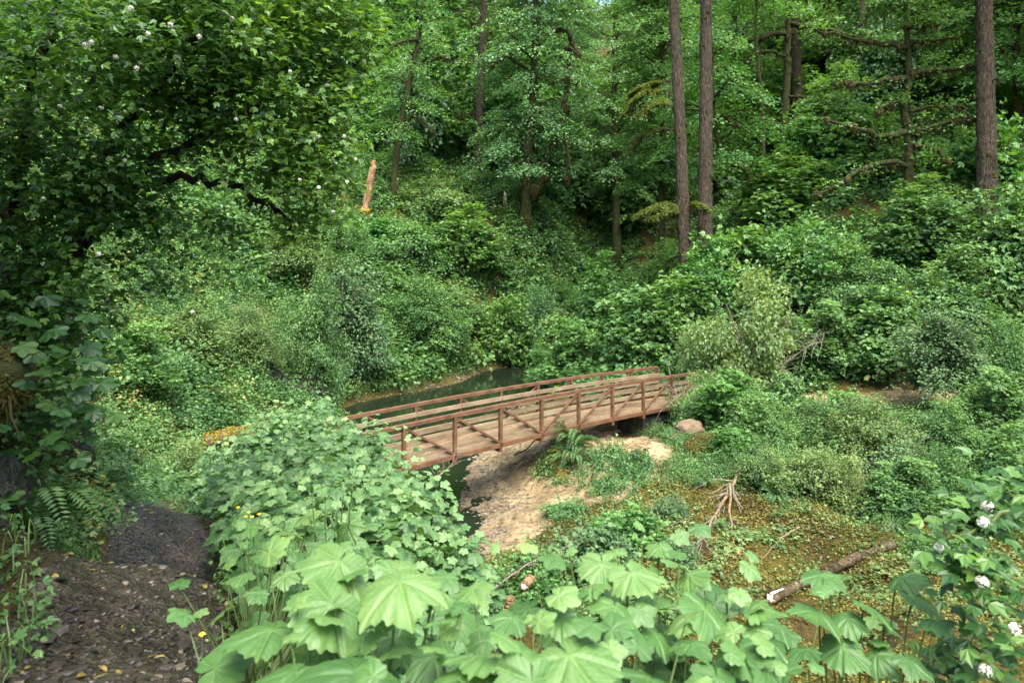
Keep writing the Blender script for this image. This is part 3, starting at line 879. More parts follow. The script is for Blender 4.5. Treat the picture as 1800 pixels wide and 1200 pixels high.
for k_, m_, n_, s_ in (('fine', 'shrub', 620, .047), ('fine2', 'shrub', 620, .047), ('blue', 'shrub_blue', 560, .055), ('med', 'shrub', 400, .075), ('med2', 'maple_bright', 380, .08), ('coarse', 'maple_bright', 230, .125)):
    SH[k_ + '_tall'] = shrub_model('leafy_shrub', '', m_, n_, 40 if s_ < .06 else (32 if s_ < .1 else 22), s_, LEAF_D if s_ < .076 else LEAF_T, srad=.18 if s_ < .1 else .24, seed=11, lump=.7, asp=2.0, stemm='twig' if k_ == 'blue' else 'bark_dark', twigs=20 if k_ == 'blue' else 0)


def bush(kind, px, d, wpx, hpx, label, group=None, mt=None, lift=0.0, cat='shrub', name='leafy_shrub', rz=None, dy=1.0):
    g = gp(px, d, .1)
    rx = wpx / 2 * d / F / 1.0; h = hpx * d / F / 1.0
    tall = h / rx > 1.35 and kind + '_tall' in SH
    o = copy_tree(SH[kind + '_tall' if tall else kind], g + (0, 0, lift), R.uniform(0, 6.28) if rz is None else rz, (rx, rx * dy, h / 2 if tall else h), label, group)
    o['category'] = cat; o.name = name
    if mt:
        for ch in o.children:
            if ch.name.startswith('leaves'):
                ch.material_slots[0].link = 'OBJECT'; ch.material_slots[0].material = M[mt]
    return o


def bush_on(kind, px, py, wpx, hpx, label, group=None, mt=None, **k):
    h_ = hit(px, py)
    return bush(kind, px, h_[1], wpx, hpx, label, group, mt, **k)


# ------------------------------------------------------------------ clumps for the undergrowth that reads as one mass
def clump_set(n, nsp, nper, size, T=LEAF_D, srad=.42, tilt=.5):
    out = []
    for k in range(n):
        a = Acc(); dome(a, nsp, nper, size, T, srad, 20 + k, .6, .55, tilt, low=.0, nlobe=6); out.append(a)
    return out


CL_FAR = clump_set(5, 13, 11, .22)
CL_MID = clump_set(5, 18, 14, .13)
CL_NEAR = clump_set(4, 22, 16, .095, LEAF_T)
CL_FINE = clump_set(4, 22, 16, .075)
CL_LOW = clump_set(5, 9, 8, .26, LEAF_T)
CL_TUFT = clump_set(4, 8, 9, .22)


def cover(name, label, mt, cl, x0, x1, y0, y1, n, smin, smax, test, cat='undergrowth', hz=1.0, tone_scale=.5, sink=.12):
    x = R.uniform(x0, x1, n * 3); y = R.uniform(y0, y1, n * 3)
    px = x / y * F + 900
    z = Hg(x, y)
    py = HOR + (CAMZ - z) / y * F
    ok = (px > -260) & (px < 2060) & (py > -250) & (py < 1400) & test(x, y, z)
    x, y, z = x[ok][:n], y[ok][:n], z[ok][:n]
    t = (fbm(x * .45, y * .45, 60, 3)) * tone_scale * 1.6
    sc = R.uniform(smin, smax, len(x)) * (1 + 1.2 * np.clip(fbm(x * .5 + 9, y * .5, 70, 2), -.4, .6))
    a = Acc()
    for i in range(len(x)):
        an = R.uniform(0, 6.28); c, s = math.cos(an) * sc[i], math.sin(an) * sc[i]
        a.merge(cl[R.integers(len(cl))], np.array([[c, -s, 0], [s, c, 0], [0, 0, sc[i] * hz * R.uniform(.7, 1.3)]]), (x[i], y[i], z[i] - sink), t[i] + R.normal(0, .07))
    return tag(obj(name, a, M[mt]), label, cat, None, 'stuff')


creekd = lambda x, y: np.minimum(dline(x, y, CREEK), dline(x, y, CREEK2))
left_of = lambda x, y: x < np.interp(y, [20, 45, 58, 70, 100], [-5.5, -5, 3, 7, 9])
cover('hillside_undergrowth', 'dense green undergrowth covering the steep slope across the creek', 'under', CL_FAR, -40, 13, 42, 112, 6500, .7, 1.35,
      lambda x, y, z: left_of(x, y) & (z > .5) & ((creekd(x, y) > 3.6) | (y > 56)) & ~((np.abs(x + .75) < 1.0) & (y > 67.5) & (y < 71.6)))
cover('hillside_undergrowth', 'tangled undergrowth in the gully below the twin-trunked maple', 'under', CL_FAR, -1, 13, 55, 86, 1100, .7, 1.3, lambda x, y, z: z > .6)
cover('hillside_undergrowth', 'light undergrowth on the near left slope between path and creek', 'under', CL_MID, -26, -5, 14, 44, 1900, .5, 1.0,
      lambda x, y, z: left_of(x, y) & (z > .5) & (dline(x, y, PATH) > 1.3) & (creekd(x, y) > 4.4) & ((y > 21) | (x < -9.0)))
cover('hillside_undergrowth', 'dark understory covering the forested hillside behind the dirt trail', 'under', CL_FAR, 4, 48, 32.5, 95, 4800, .6, 1.25,
      lambda x, y, z: ~left_of(x, y) & (dline(x, y, TRAIL) > 1.3) & ((creekd(x, y) > 3.4) | (y > 56)) & ~inpoly(x, y, SAND))
on_bank = lambda x, y: (y < 30.4) & ~inpoly(x, y, SAND)
cover('bank_undergrowth', 'mixed low plants on the right bank below the dirt trail', 'shrub', CL_FINE, 5, 30, 23.5, 30.2, 900, .35, .75,
      lambda x, y, z: on_bank(x, y) & (z > 1.15 + .5 * fbm(x * .8, y * .8, 33)) & (dline(x, y, TRAIL) > .9))
cover('cliff_undergrowth', 'shaded plants on the slope left of the path', 'under', CL_NEAR, -14, -2.6, 4.5, 18, 620, .3, .6,
      lambda x, y, z: (dline(x, y, PATH) > .75) & (x < np.interp(y, [4, 8, 10.5, 14, 18], [-2.6, -4.2, -5.8, -8.0, -8.9])))
cover('bank_undergrowth', 'low leafy plants along the far creek edge', 'shrub', CL_FINE, -14, 4, 26, 60, 520, .25, .6,
      lambda x, y, z: left_of(x, y) & (z > .12) & (z < 1.6) & (creekd(x, y) > 2.6))


# small-leaved mossy cover on the floor of the right bank
def carpet(name, label, mt, x0, x1, y0, y1, n, size, test, cat, T=LEAF_D, lift=.03, tilt=.6, hz=.10):
    x = R.uniform(x0, x1, n * 3); y = R.uniform(y0, y1, n * 3); px = x / y * F + 900
    ok = (px > -150) & (px < 1950) & (fbm(x * 1.3, y * 1.3, 80, 3) + R.normal(0, .12, len(x)) > -.10)
    x, y = x[ok], y[ok]; z = Hg(x, y); k = test(x, y, z); x, y, z = x[k][:n], y[k][:n], z[k][:n]
    m_ = len(x)
    nor = np.array((0, -.15, 1.)) + R.normal(0, tilt, (m_, 3)); a = R.uniform(0, 6.28, m_)
    A_ = Acc(); leaves(A_, T, np.stack([x, y, z + lift + R.uniform(0, 1, m_) ** 2 * hz], -1), nor, np.stack([np.cos(a), np.sin(a), 0 * a], -1), size * R.uniform(.5, 1.4, m_), .45 + fbm(x * .7, y * .7, 90, 3) * .9 + R.normal(0, .18, m_))
    return tag(obj(name, A_, M[mt]), label, cat, None, 'stuff')


floor_t = lambda x, y, z: ~inpoly(x, y, SAND) & (z > .06) & (z < 2.3) & (y < 30.2)
carpet('ground_cover', 'tiny yellow-green leaves over the mossy floor by the fallen log', 'moss_cover', -1.5, 24, 11, 30, 90000, .06, floor_t, 'ground cover')
carpet('ground_cover', 'scattered small green leaves over the mossy floor of the right bank', 'shrub', -1.5, 24, 11, 30, 26000, .09, lambda x, y, z: floor_t(x, y, z) & (fbm(x * .5, y * .5, 95, 3) > .02), 'ground cover', hz=.25)

cover('bank_undergrowth', 'small leafy plants dotted over the mossy floor by the fallen log', 'shrub', CL_LOW, 1, 24, 13, 27, 600, .14, .45,
      lambda x, y, z: floor_t(x, y, z) & (fbm(x * .6, y * .6, 133, 3) > .05) & (z < 1.6), hz=.8, sink=.04)
MD, MF, MS = hit(1085, 838), hit(985, 815), np.array([hit(930, 855)[:2], hit(985, 830)[:2], hit(1030, 800)[:2], hit(1080, 775)[:2]])
cover('bank_undergrowth', 'low weeds around the sandy mound below the footbridge', 'shrub', CL_TUFT, .5, 9, 21, 30, 420, .18, .42,
      lambda x, y, z: (np.hypot(x - MD[0], (y - MD[1]) * .75) < 1.25) | (np.hypot(x - MF[0], (y - MF[1]) * .6) < .75) | ((x > 5.0) & (y > 23) & (y < 27) & (fbm(x * .6, y * .6, 133, 3) > -.02)), hz=1.3, sink=.03)
# ------------------------------------------------------------------ trees on the slope across the creek
def P3(*q): return [at(*p) for p in q]


g = gp(690, 68); g[2] = min(g[2], at(690, 350, 68)[2])
maple('maple_tree', 'leaning mossy maple right of the broken snag, its trunk bending to the right', [g, at(700, 250, 68), at(722, 140, 68), at(738, 50, 68.5), at(742, -60, 69), at(742, -160, 69)], .34, (at(0, 290, 68)[2], at(0, -170, 68)[2]), 30, 4.6, 9, 40, .2, 'maple_bright',
      limbs=[(P3((705, 235, 68), (725, 205, 67.5), (745, 215, 67), (768, 240, 66.5)), .14), (P3((735, 70, 68), (700, 75, 67), (665, 105, 66.5)), .12), (P3((735, 120, 68), (770, 100, 67.5), (800, 110, 67)), .12)])
g = gp(838, 80)
conifer('fir_tree', 'straight dark fir behind the leaning maple with mossy limbs', [g, at(842, 200, 80), at(848, 80, 80), at(852, -40, 80), at(854, -260, 80)], .5, (at(0, 60, 80)[2], at(0, -330, 80)[2]), bark='bark_dark', rmax=5, dens=1.1,
        boughs=[(at(843, 205, 80), math.pi + a, 3.4, 14, 30, .3, 20) for a in (-.6, .2, .9)] + [(at(846, 110, 80), a, 3.6, 14, 30, .3, 20) for a in (-.4, .5, 3.0, 3.8)])
g = gp(925, 69)
maple('maple_tree', 'large twin-trunked bigleaf maple with drooping tiers of leaves above the slope', [g, at(928, 280, 69), at(938, 160, 69), at(942, 30, 69), at(948, -120, 69), at(950, -260, 69)], .5, (at(0, 335, 69)[2], at(0, -240, 69)[2]), 72, 6.8, 11, 46, .24,
      limbs=[(P3((938, 350, 69), (960, 290, 68.6), (985, 220, 68.2), (998, 150, 68.5), (1005, 60, 69)), .34), (P3((998, 330, 68), (1000, 280, 67.5), (992, 230, 68)), .16), (P3((942, 80, 69), (990, 50, 68), (1012, 90, 67.5)), .2), (P3((940, 130, 69), (890, 100, 68), (860, 120, 67)), .16), (P3((985, 100, 68.5), (1000, 85, 67.5), (1030, 110, 67)), .15)], droop=.7, mossn=40, lumps=60)
g = gp(1085, 76)
maple('maple_tree', 'pale broad maple beside the dark gap in the valley', [g, at(1082, 250, 76), at(1080, 100, 76), at(1085, -60, 76), at(1085, -180, 76)], .4, (at(0, 350, 76)[2], at(0, -170, 76)[2]), 42, 5.2, 10, 40, .26, 'maple', droop=.6, tone=.62, mossn=14)
g = gp(655, 92)
maple('maple_tree', 'bright maple high on the slope behind the white-flowered shrub', [g, at(655, 150, 92), at(650, 0, 92), at(650, -160, 92)], .4, (at(0, 220, 92)[2], at(0, -180, 92)[2]), 34, 6.5, 10, 36, .28, 'maple_bright', mossn=8)
g = gp(780, 97)
maple('maple_tree', 'tall maple filling the top between the leaning maple and the dark fir', [g, at(782, 120, 97), at(780, -20, 97), at(780, -200, 97)], .4, (at(0, 200, 97)[2], at(0, -210, 97)[2]), 34, 7, 10, 34, .3, 'maple', mossn=8)
g = gp(1010, 95)
maple('maple_tree', 'tall dense maple rising behind the twin-trunked maple', [g, at(1012, 120, 95), at(1015, -20, 95), at(1015, -220, 95)], .45, (at(0, 250, 95)[2], at(0, -230, 95)[2]), 40, 7, 10, 36, .3, 'maple', tone=.6, mossn=8)

# ------------------------------------------------------------------ trees on the right side
g = gp(1206, 42)
conifer('fir_tree', 'slimmer of the two bare fir trunks, leaning slightly left above the bridge', [g, at(1202, 380, 42), at(1194, 200, 42), at(1186, 40, 42), at(1180, -100, 42), at(1172, -420, 42)], .37, (at(0, -120, 42)[2], at(0, -430, 42)[2]), rmax=5, dens=1.6, hm='hemlock', bare=16,
        boughs=[(at(1190, 165, 42), math.pi + .1, 2.8, 34, 80, .17, 36, .45), (at(1190, 145, 42), math.pi - .5, 2.6, 34, 80, .17, 30, .3), (at(1190, 185, 42), math.pi + .5, 2.4, 30, 70, .17, 30, .4), (at(1200, 362, 42), math.pi + .15, 2.5, 40, 80, .17, 36, .25), (at(1200, 368, 42), math.pi + .6, 2.3, 34, 80, .17, 36, .3), (at(1196, 230, 42), math.pi - .2, 2.8, 14, 60, .17, 60, .5), (at(1200, 360, 42), -.5, 1.4, 24, 70, .17, 30, .3)])
g = gp(1239, 43)
conifer('fir_tree', 'straight lichen-flecked fir trunk, thicker one of the pair above the bridge', [g, at(1239, 350, 43), at(1241, 200, 43), at(1241, 60, 43), at(1240, -80, 43), at(1240, -430, 43)], .44, (at(0, -150, 43)[2], at(0, -440, 43)[2]), rmax=5, bare=10, dens=1.5)
g = gp(1735, 40)
conifer('fir_tree', 'massive dark fir trunk near the right edge, bare up to the top', [g, at(1735, 300, 40), at(1732, 150, 40), at(1730, 0, 40), at(1729, -120, 40), at(1728, -450, 40)], .52, (at(0, -40, 40)[2], at(0, -460, 40)[2]), rmax=9, bare=6, dens=3.0)  # crown above the view made extra wide and dense to shade the right side
g = gp(1380, 58)
maple('maple_tree', 'dark mossy maple trunk with limbs reaching left, in front of a brown fir', [g, at(1380, 230, 58), at(1383, 130, 58), at(1385, 40, 58), at(1386, -60, 58), at(1386, -150, 58)], .36, (at(0, 70, 58)[2], at(0, -160, 58)[2]), 15, 5.5, 8, 42, .2, 'maple_bright',
      limbs=[(P3((1384, 60, 58), (1350, 62, 57.5), (1310, 75, 57), (1270, 85, 57)), .16), (P3((1384, 100, 58), (1345, 90, 57), (1310, 110, 56.5)), .11), (P3((1386, 40, 58), (1440, 52, 57), (1490, 60, 56.5), (1540, 72, 56)), .15), (P3((1384, 170, 58), (1420, 170, 57), (1440, 175, 57)), .1), (P3((1386, 30, 58), (1400, 0, 58), (1420, -40, 58)), .14)])
g = gp(1405, 60)
conifer('fir_tree', 'brown fir trunk just behind the dark mossy maple', [g, at(1402, 180, 60), at(1398, 60, 60), at(1396, -60, 60), at(1394, -260, 60)], .44, (at(0, -90, 60)[2], at(0, -280, 60)[2]), rmax=4, bare=12, bark='bark_dark')
g = gp(1518, 57)
conifer('fir_tree', 'distant grey fir trunk left of the many-limbed mossy maple', [g, at(1518, 110, 57), at(1516, 0, 57), at(1516, -220, 57)], .33, (at(0, -60, 57)[2], at(0, -240, 57)[2]), rmax=5, bare=6)
g = gp(1345, 54)
maple('maple_tree', 'thin curved maple stem between the firs and the mossy maple', [g, at(1340, 180, 54), at(1334, 120, 54), at(1328, 60, 54), at(1332, -20, 54), at(1335, -120, 54)], .17, (at(0, 20, 54)[2], at(0, -130, 54)[2]), 10, 4, 8, 40, .22, 'maple_bright', mossn=20)
# many-limbed mossy maple
g = gp(1598, 42)
LM = [(P3((1598, 128, 42), (1640, 124, 41.5), (1690, 120, 41), (1745, 112, 40.5)), .15), (P3((1596, 138, 42), (1545, 146, 41.5), (1505, 148, 41), (1460, 148, 41)), .13), (P3((1599, 236, 42), (1630, 228, 41.5), (1680, 210, 41), (1730, 214, 40.6)), .14),
      (P3((1595, 232, 42), (1555, 238, 41.5), (1510, 226, 41), (1450, 210, 40.5)), .15), (P3((1596, 292, 42), (1560, 283, 41.5), (1515, 300, 41), (1470, 328, 40.5), (1425, 344, 40)), .14), (P3((1596, 75, 42), (1640, 74, 41.5), (1690, 65, 41)), .1),
      (P3((1596, 85, 42), (1540, 74, 41.5), (1490, 66, 41), (1430, 50, 40.5)), .13), (P3((1596, 175, 42), (1560, 182, 41.3), (1540, 200, 41)), .1), (P3((1594, 48, 42), (1620, 42, 41), (1650, 44, 40.5)), .09), (P3((1594, 345, 42), (1580, 352, 41.5), (1572, 372, 41.2)), .13), (P3((1596, 340, 42), (1612, 360, 41.7), (1625, 380, 41.4)), .1),
      (P3((1600, 255, 42), (1640, 262, 41), (1670, 285, 40.5)), .09), (P3((1597, 195, 42), (1650, 186, 43), (1700, 190, 44)), .09)]


def lm_leaves(b, l, mo):
    for q, r in LM:
        c = curve(q, 14)
        for k in range(13):
            p = c[R.integers(4, 14)]
            spray(l, LEAF_T, p + R.normal(0, .55, 3) * (1, 1, .35) + (0, 0, .2), nrm(R.normal(0, 1, 3) * (1, 1, .1)), R.uniform(.45, .8), 20, .17, .6 + R.normal(0, .1), droop=.4, flat=.16)


maple('maple_tree', 'many-limbed mossy maple with level limbs hung with dark moss', [g, at(1596, 345, 42), at(1598, 290, 42), at(1596, 235, 42), at(1590, 180, 42), at(1598, 120, 42), at(1593, 50, 42), at(1595, -60, 42), at(1598, -150, 42)], .27, (at(0, 30, 42)[2], at(0, -160, 42)[2]), 18, 4.2, 8, 36, .17, 'maple_bright', limbs=LM, extra=lm_leaves, mossn=50, lumps=60, T=LEAF_T)
# curved limb tree right of the pair of firs
g = gp(1335, 47)
maple('maple_tree', 'arching mossy maple stem curving up to the left behind the fir pair', [g, at(1318, 308, 47), at(1290, 290, 47), at(1268, 262, 47), at(1256, 215, 47), at(1252, 150, 47), at(1250, 60, 47)], .2, (at(0, 300, 47)[2], at(0, 60, 47)[2]), 22, 4.2, 10, 40, .18, 'maple_bright', limbs=[(P3((1258, 210, 47), (1275, 205, 46.5), (1300, 225, 46)), .09)], T=LEAF_T, tone=.6)
for px, d, top, base, rm, lab in ((1160, 55, -60, 330, 4.6, 'bright maple behind and left of the fir pair'), (1300, 66, -150, 260, 6, 'large bright maple behind the fir pair'), (1470, 67, 20, 330, 5.5, 'low spreading maple left of the many-limbed mossy maple'), (1480, 80, -160, 200, 6.5, 'hazy maple far up the right hillside'),
                                  (1665, 53, -120, 300, 5, 'dense maple between the mossy maple and the massive fir'), (1790, 47, -150, 330, 5, 'sunlit maple at the right edge behind the massive fir'), (1230, 80, -140, 300, 5.5, 'distant maple at the end of the right slope')):
    g = gp(px, d)
    maple('maple_tree', lab, [g, at(px + R.normal(0, 5), (top + base) / 2, d), at(px + R.normal(0, 8), top, d)], .28, (max(at(0, base, d)[2], g[2] + 1), at(0, top, d)[2]), 38, rm, 11, 52, .22, 'maple_bright', mossn=12, T=LEAF_T if d < 56 else LEAF_D, lumps=16)

# dense wood closing the view on both hillsides
FM = []
for k in range(4):
    w_, l_, mo_ = Acc(), Acc(), Acc()
    hh = R.uniform(19, 25)
    crown(l_, l_, mo_, [(0, 0, 0), (.3, .2, hh * .5), (0, 0, hh)], (2.0, hh), 44, 5.2, 10, 26, .40, LEAF_D, droop=.55, srad=(.9, 1.5), limb_r=.05)
    tube(w_, curve([(0, 0, -.5), (.3, .2, hh * .5), (0, 0, hh)], 8), np.linspace(.35, .1, 8), 8)
    FM.append((w_, l_))
def wood(name, label, spots):
    root = thing(name, label, 'forest'); root['kind'] = 'stuff'
    aw, al = Acc(), Acc()
    for x, y in spots:
        w_, l_ = FM[R.integers(4)]; an = R.uniform(0, 6.28); s = R.uniform(.8, 1.25)
        rot = np.array([[math.cos(an), -math.sin(an), 0], [math.sin(an), math.cos(an), 0], [0, 0, 1]]) * s
        off = (x, y, ground(x, y)); dt = R.normal(0, .08)
        aw.merge(w_, rot, off); al.merge(l_, rot, off, dt)
    obj('trunk', aw, M['bark_dark'], root); obj('crown', al, M['maple'], root)
    return root


wood('forest', 'distant wood covering the hillside across the creek', [(R.uniform(-1, 1) * 2 + x, y + R.uniform(-2, 2)) for x, y in [(-30, 78), (-22, 84), (-36, 92), (-24, 98), (-15, 104), (-6, 106), (2, 100), (8, 104), (-12, 118), (0, 120), (10, 122), (-34, 110), (14, 112), (18, 108), (20, 122), (-45, 84), (-42, 100), (6, 92), (-22, 120), (-2, 134), (14, 136), (24, 136)]])
wood('forest', 'distant wood on the hillside behind the right-hand trees', [(R.uniform(-1, 1) * 2 + x, y + R.uniform(-2, 2)) for x, y in [(24, 92), (32, 84), (40, 74), (46, 66), (34, 98), (44, 88), (52, 78), (28, 106), (40, 104), (36, 64), (44, 56), (48, 48), (42, 46), (52, 60)]])

# ------------------------------------------------------------------ single shrubs on the slope across the creek
GL = 'shrubs on the slope across the creek'
bush('fine', 545, 36.5, 135, 250, 'pale rounded shrub bulging out over the dark rock outcrop by the creek', GL, dy=1.1)
bush('blue', 612, 44, 165, 230, 'blue-green shrub draping down to the creek beside the pale rounded shrub', GL)
bush('fine2', 440, 33, 130, 150, 'olive shrub on top of the dark rock outcrop', GL)
bush('med', 330, 30, 150, 120, 'yellow-flecked shrub under the arching branch of the white-flowered shrub', GL)
bush('med2', 235, 24, 170, 140, 'light green bush behind the stems of the white-flowered shrub', GL)
bush('fine', 515, 47, 170, 150, 'light green shrub higher up behind the pale rounded shrub', GL)
bush('fine2', 745, 51, 170, 150, 'feathery upright shrub halfway up the slope, above the creek bend', GL, 'under')
bush('med', 800, 56, 120, 110, 'feathery grey-green shrub in the middle of the slope', GL)
bush('fine2', 945, 60, 120, 130, 'dark rounded shrub high above the far end of the creek', GL, 'maple')
bush('coarse', 892, 56, 110, 130, 'broad-leaved pale shrub at the creek bend', GL)
bush('med2', 820, 63, 150, 110, 'bushy shrub below the leaning maple', GL)
bush('med', 720, 60, 150, 90, 'bright low shrub left of the slope centre', GL)
bush('coarse', 672, 61, 110, 45, 'broad-leaved shrub at the foot of the broken snag', GL)
bush('fine', 1010, 66, 130, 110, 'shrub at the foot of the twin-trunked maple', GL, 'under')
bush('med2', 1060, 62, 120, 110, 'bright shrub in the gully below the pale broad maple', GL)
bush('med', 760, 68, 140, 80, 'shrub on the slope crest left of the hiker', GL)
bush('coarse', 985, 58, 90, 110, 'leafy shrub beside the dark rounded shrub', GL, 'shrub')
bush('fine', 590, 52, 150, 130, 'shrub behind the blue-green draping shrub', GL, 'under')
bush('med', 672, 46.5, 60, 40, 'small fresh green shrub at the edge of the creek', GL, 'maple_bright')
bush('fine', 830, 54, 60, 30, 'low bright shrub on the gravel edge at the creek bend', GL, 'maple_bright')
bush('med', 770, 51, 80, 40, 'low leafy tuft on the far creek edge', GL, 'maple_bright')

# ------------------------------------------------------------------ shrubs on the right bank and hillside
GR = 'shrubs on the right bank'
bush('med2', 1005, 43, 150, 130, 'light green bush hanging over the creek behind the footbridge', GR)
bush('fine', 955, 47, 80, 90, 'small bush at the water right of the creek bend', GR, 'maple_bright')
bush('coarse', 1125, 40, 170, 160, 'tall leafy bush behind the far end of the footbridge', GR, 'shrub')
bush('med2', 1060, 50, 150, 190, 'tall bright bush behind the light bush over the creek', GR)
bush('fine2', 1180, 45, 190, 150, 'bright bush at the foot of the bare fir pair', GR, 'maple_bright')
bush('twiggy', 1320, 33.3, 240, 215, 'pale twiggy shrub with many bare stems above the trail end', GR)
bush('twiggy', 1230, 34, 140, 130, 'dead-stemmed shrub leaning over the footbridge end', GR)
bush('coarse', 1195, 39, 150, 150, 'leafy bush hiding the foot of the slimmer bare fir', GR)
bush('med2', 1245, 40, 130, 150, 'bright bush hiding the foot of the thicker bare fir', GR)
bush('coarse', 1290, 41, 190, 110, 'broad bright bush right of the fir pair', GR)
bush('med2', 1410, 39, 200, 130, 'bright bush spreading up the right hillside', GR)
bush('fine2', 1500, 37, 200, 120, 'dark bush below the many-limbed mossy maple', GR, 'under')
bush('blue', 1650, 29.2, 180, 175, 'blue-green sapling thicket standing before the dirt trail', GR, lift=1.3)
bush('fine2', 1775, 30, 140, 200, 'grey-twigged shrub at the right edge by the trail', GR)
bush('coarse', 1485, 28.6, 140, 58, 'fresh broad-leaved bush on the near edge of the trail', GR)
bush('coarse', 1390, 28.8, 120, 80, 'yellow-green leafy bush left of the trail gap', GR, 'thimble')
bush('coarse', 1275, 28.8, 130, 110, 'bright leafy bush beside the tan rock at the footbridge end', GR)
bush('med2', 1335, 27.5, 150, 90, 'bush growing over the mossy bank lip', GR)
bush('fine2', 1530, 25.3, 190, 165, 'blue-green shrub with drooping branches hanging over the fallen log', GR)
bush('med2', 1750, 26, 170, 150, 'dark leafy shrub with bare twigs over the bank recess', GR, 'under')
bush('fine2', 1445, 26.6, 150, 120, 'small-leaved shrub hanging from the bank', GR)
bush('coarse', 1100, 20, 150, 65, 'pale low bush at the lower end of the sandy bank', GR)
bush('coarse', 1040, 18.2, 160, 90, 'twiggy low bush in front of the sandy bank', GR, 'shrub_blue')
bush('med2', 950, 17.6, 180, 95, 'blue-green low bush beside the hidden creek', GR)
bush('med', 1120, 16.2, 200, 90, 'low bramble behind the foreground leaves', GR)
bush('med', 1190, 19, 90, 50, 'small bush left of the dead branches', GR, 'shrub_blue')
bush('med', 1640, 18.5, 120, 60, 'dark leafy plant right of the fallen log', GR, 'under')
for k, (px, d, w, h, kd, lab) in enumerate(((1560, 33.5, 160, 150, 'coarse', 'dark broad-leaved bush behind the trail, below the mossy maple'), (1450, 33.6, 150, 130, 'med2', 'dark bush in the hollow behind the trail'), (1680, 34, 170, 180, 'med2', 'dense bush behind the sapling thicket'), (1780, 36, 160, 220, 'coarse', 'tall dark bush under the massive fir'),
                                           (1620, 39, 180, 150, 'med2', 'bush at the roots of the many-limbed mossy maple'), (1740, 43, 190, 120, 'coarse', 'bush at the foot of the massive fir'), (1380, 47, 170, 120, 'coarse', 'bright bush at the foot of the dark mossy maple'), (1530, 47, 170, 130, 'med2', 'leafy bush behind the mossy maple'))):
    bush(kd, px, d, w, h, lab, GR, 'maple_bright' if k in (5, 6, 7) else 'under')
for k in range(40):
    px, d = (R.uniform(600, 1150), R.uniform(76, 98)) if k < 22 else (R.uniform(1260, 1780), R.uniform(48, 80))
    bush(R.choice(['coarse', 'med2', 'med2']), px, d, R.uniform(120, 210), R.uniform(130, 280), 'young understory maple filling the wood between the trunks', 'understory maples between the trunks', 'maple_bright' if k % 3 else 'maple', cat='tree', name='young_maple')
for kd, px, py, w, h, mt, lab in (('coarse', 1290, 815, 110, 75, None, 'leafy bush right of the mossy hump'), ('fine2', 1350, 862, 130, 85, None, 'small-leaved bush above the dead branch'), ('med', 1420, 872, 150, 95, None, 'low bush in the middle of the bank'), ('twiggy', 1490, 905, 150, 120, None, 'bush of thin drooping twigs above the fallen log'), ('med2', 1590, 905, 150, 110, 'under', 'dark bush above the upper end of the fallen log'),
                                 ('fine2', 1660, 890, 150, 130, 'under', 'dark small-leaved bush in the bank recess'), ('coarse', 1730, 935, 150, 110, 'under', 'dark broad-leaved bush behind the flowering branch'), ('med2', 1775, 880, 150, 140, 'under', 'dark bush under the bank at the right edge'), ('fine2', 1395, 812, 140, 75, None, 'bush below the yellow-green leafy bush'), ('med', 1470, 832, 130, 80, None, 'bush beside the small-leaved hanging shrub'), ('twiggy', 1555, 850, 180, 110, 'shrub_blue', 'wide blue-green bush leaning out from the bank'),
                                 ('med', 1640, 985, 130, 55, 'under', 'low dark plants behind the fallen log'), ('coarse', 1715, 1010, 120, 60, 'under', 'low broad plants near the flowering branch'), ('med', 1000, 905, 90, 36, None, 'small bush at the lower edge of the sand'), ('fine2', 1660, 800, 170, 110, 'under', 'shaded bush below the sapling thicket'), 
                                 ('twiggy', 1230, 735, 120, 85, None, 'twiggy bush crowding the end of the footbridge'), ('med2', 1175, 905, 70, 40, 'shrub_blue', 'small blue-green bush left of the dead branch')):
    bush_on(kd, px, py, w, h, lab, GR, mt)
# path side
bush('fine2', 330, 21, 170, 95, 'pale small-leaved bush left of the yellow-mossed log', 'bushes beside the path', 'shrub')
bush('fine', 440, 20.5, 190, 110, 'pale bush behind the yellow-mossed log', 'bushes beside the path', 'shrub')
bush('fine2', 250, 15, 120, 150, 'feathery green bush on the bank above the path crest', 'bushes beside the path', 'under')
bush('med', 205, 18, 140, 150, 'yellow-green bush behind the path crest', 'bushes beside the path')
bush('fine', 520, 20.5, 150, 70, 'pale bush at the near end of the footbridge', 'bushes beside the path', 'shrub')
for k in SH: drop_tree(SH[k])

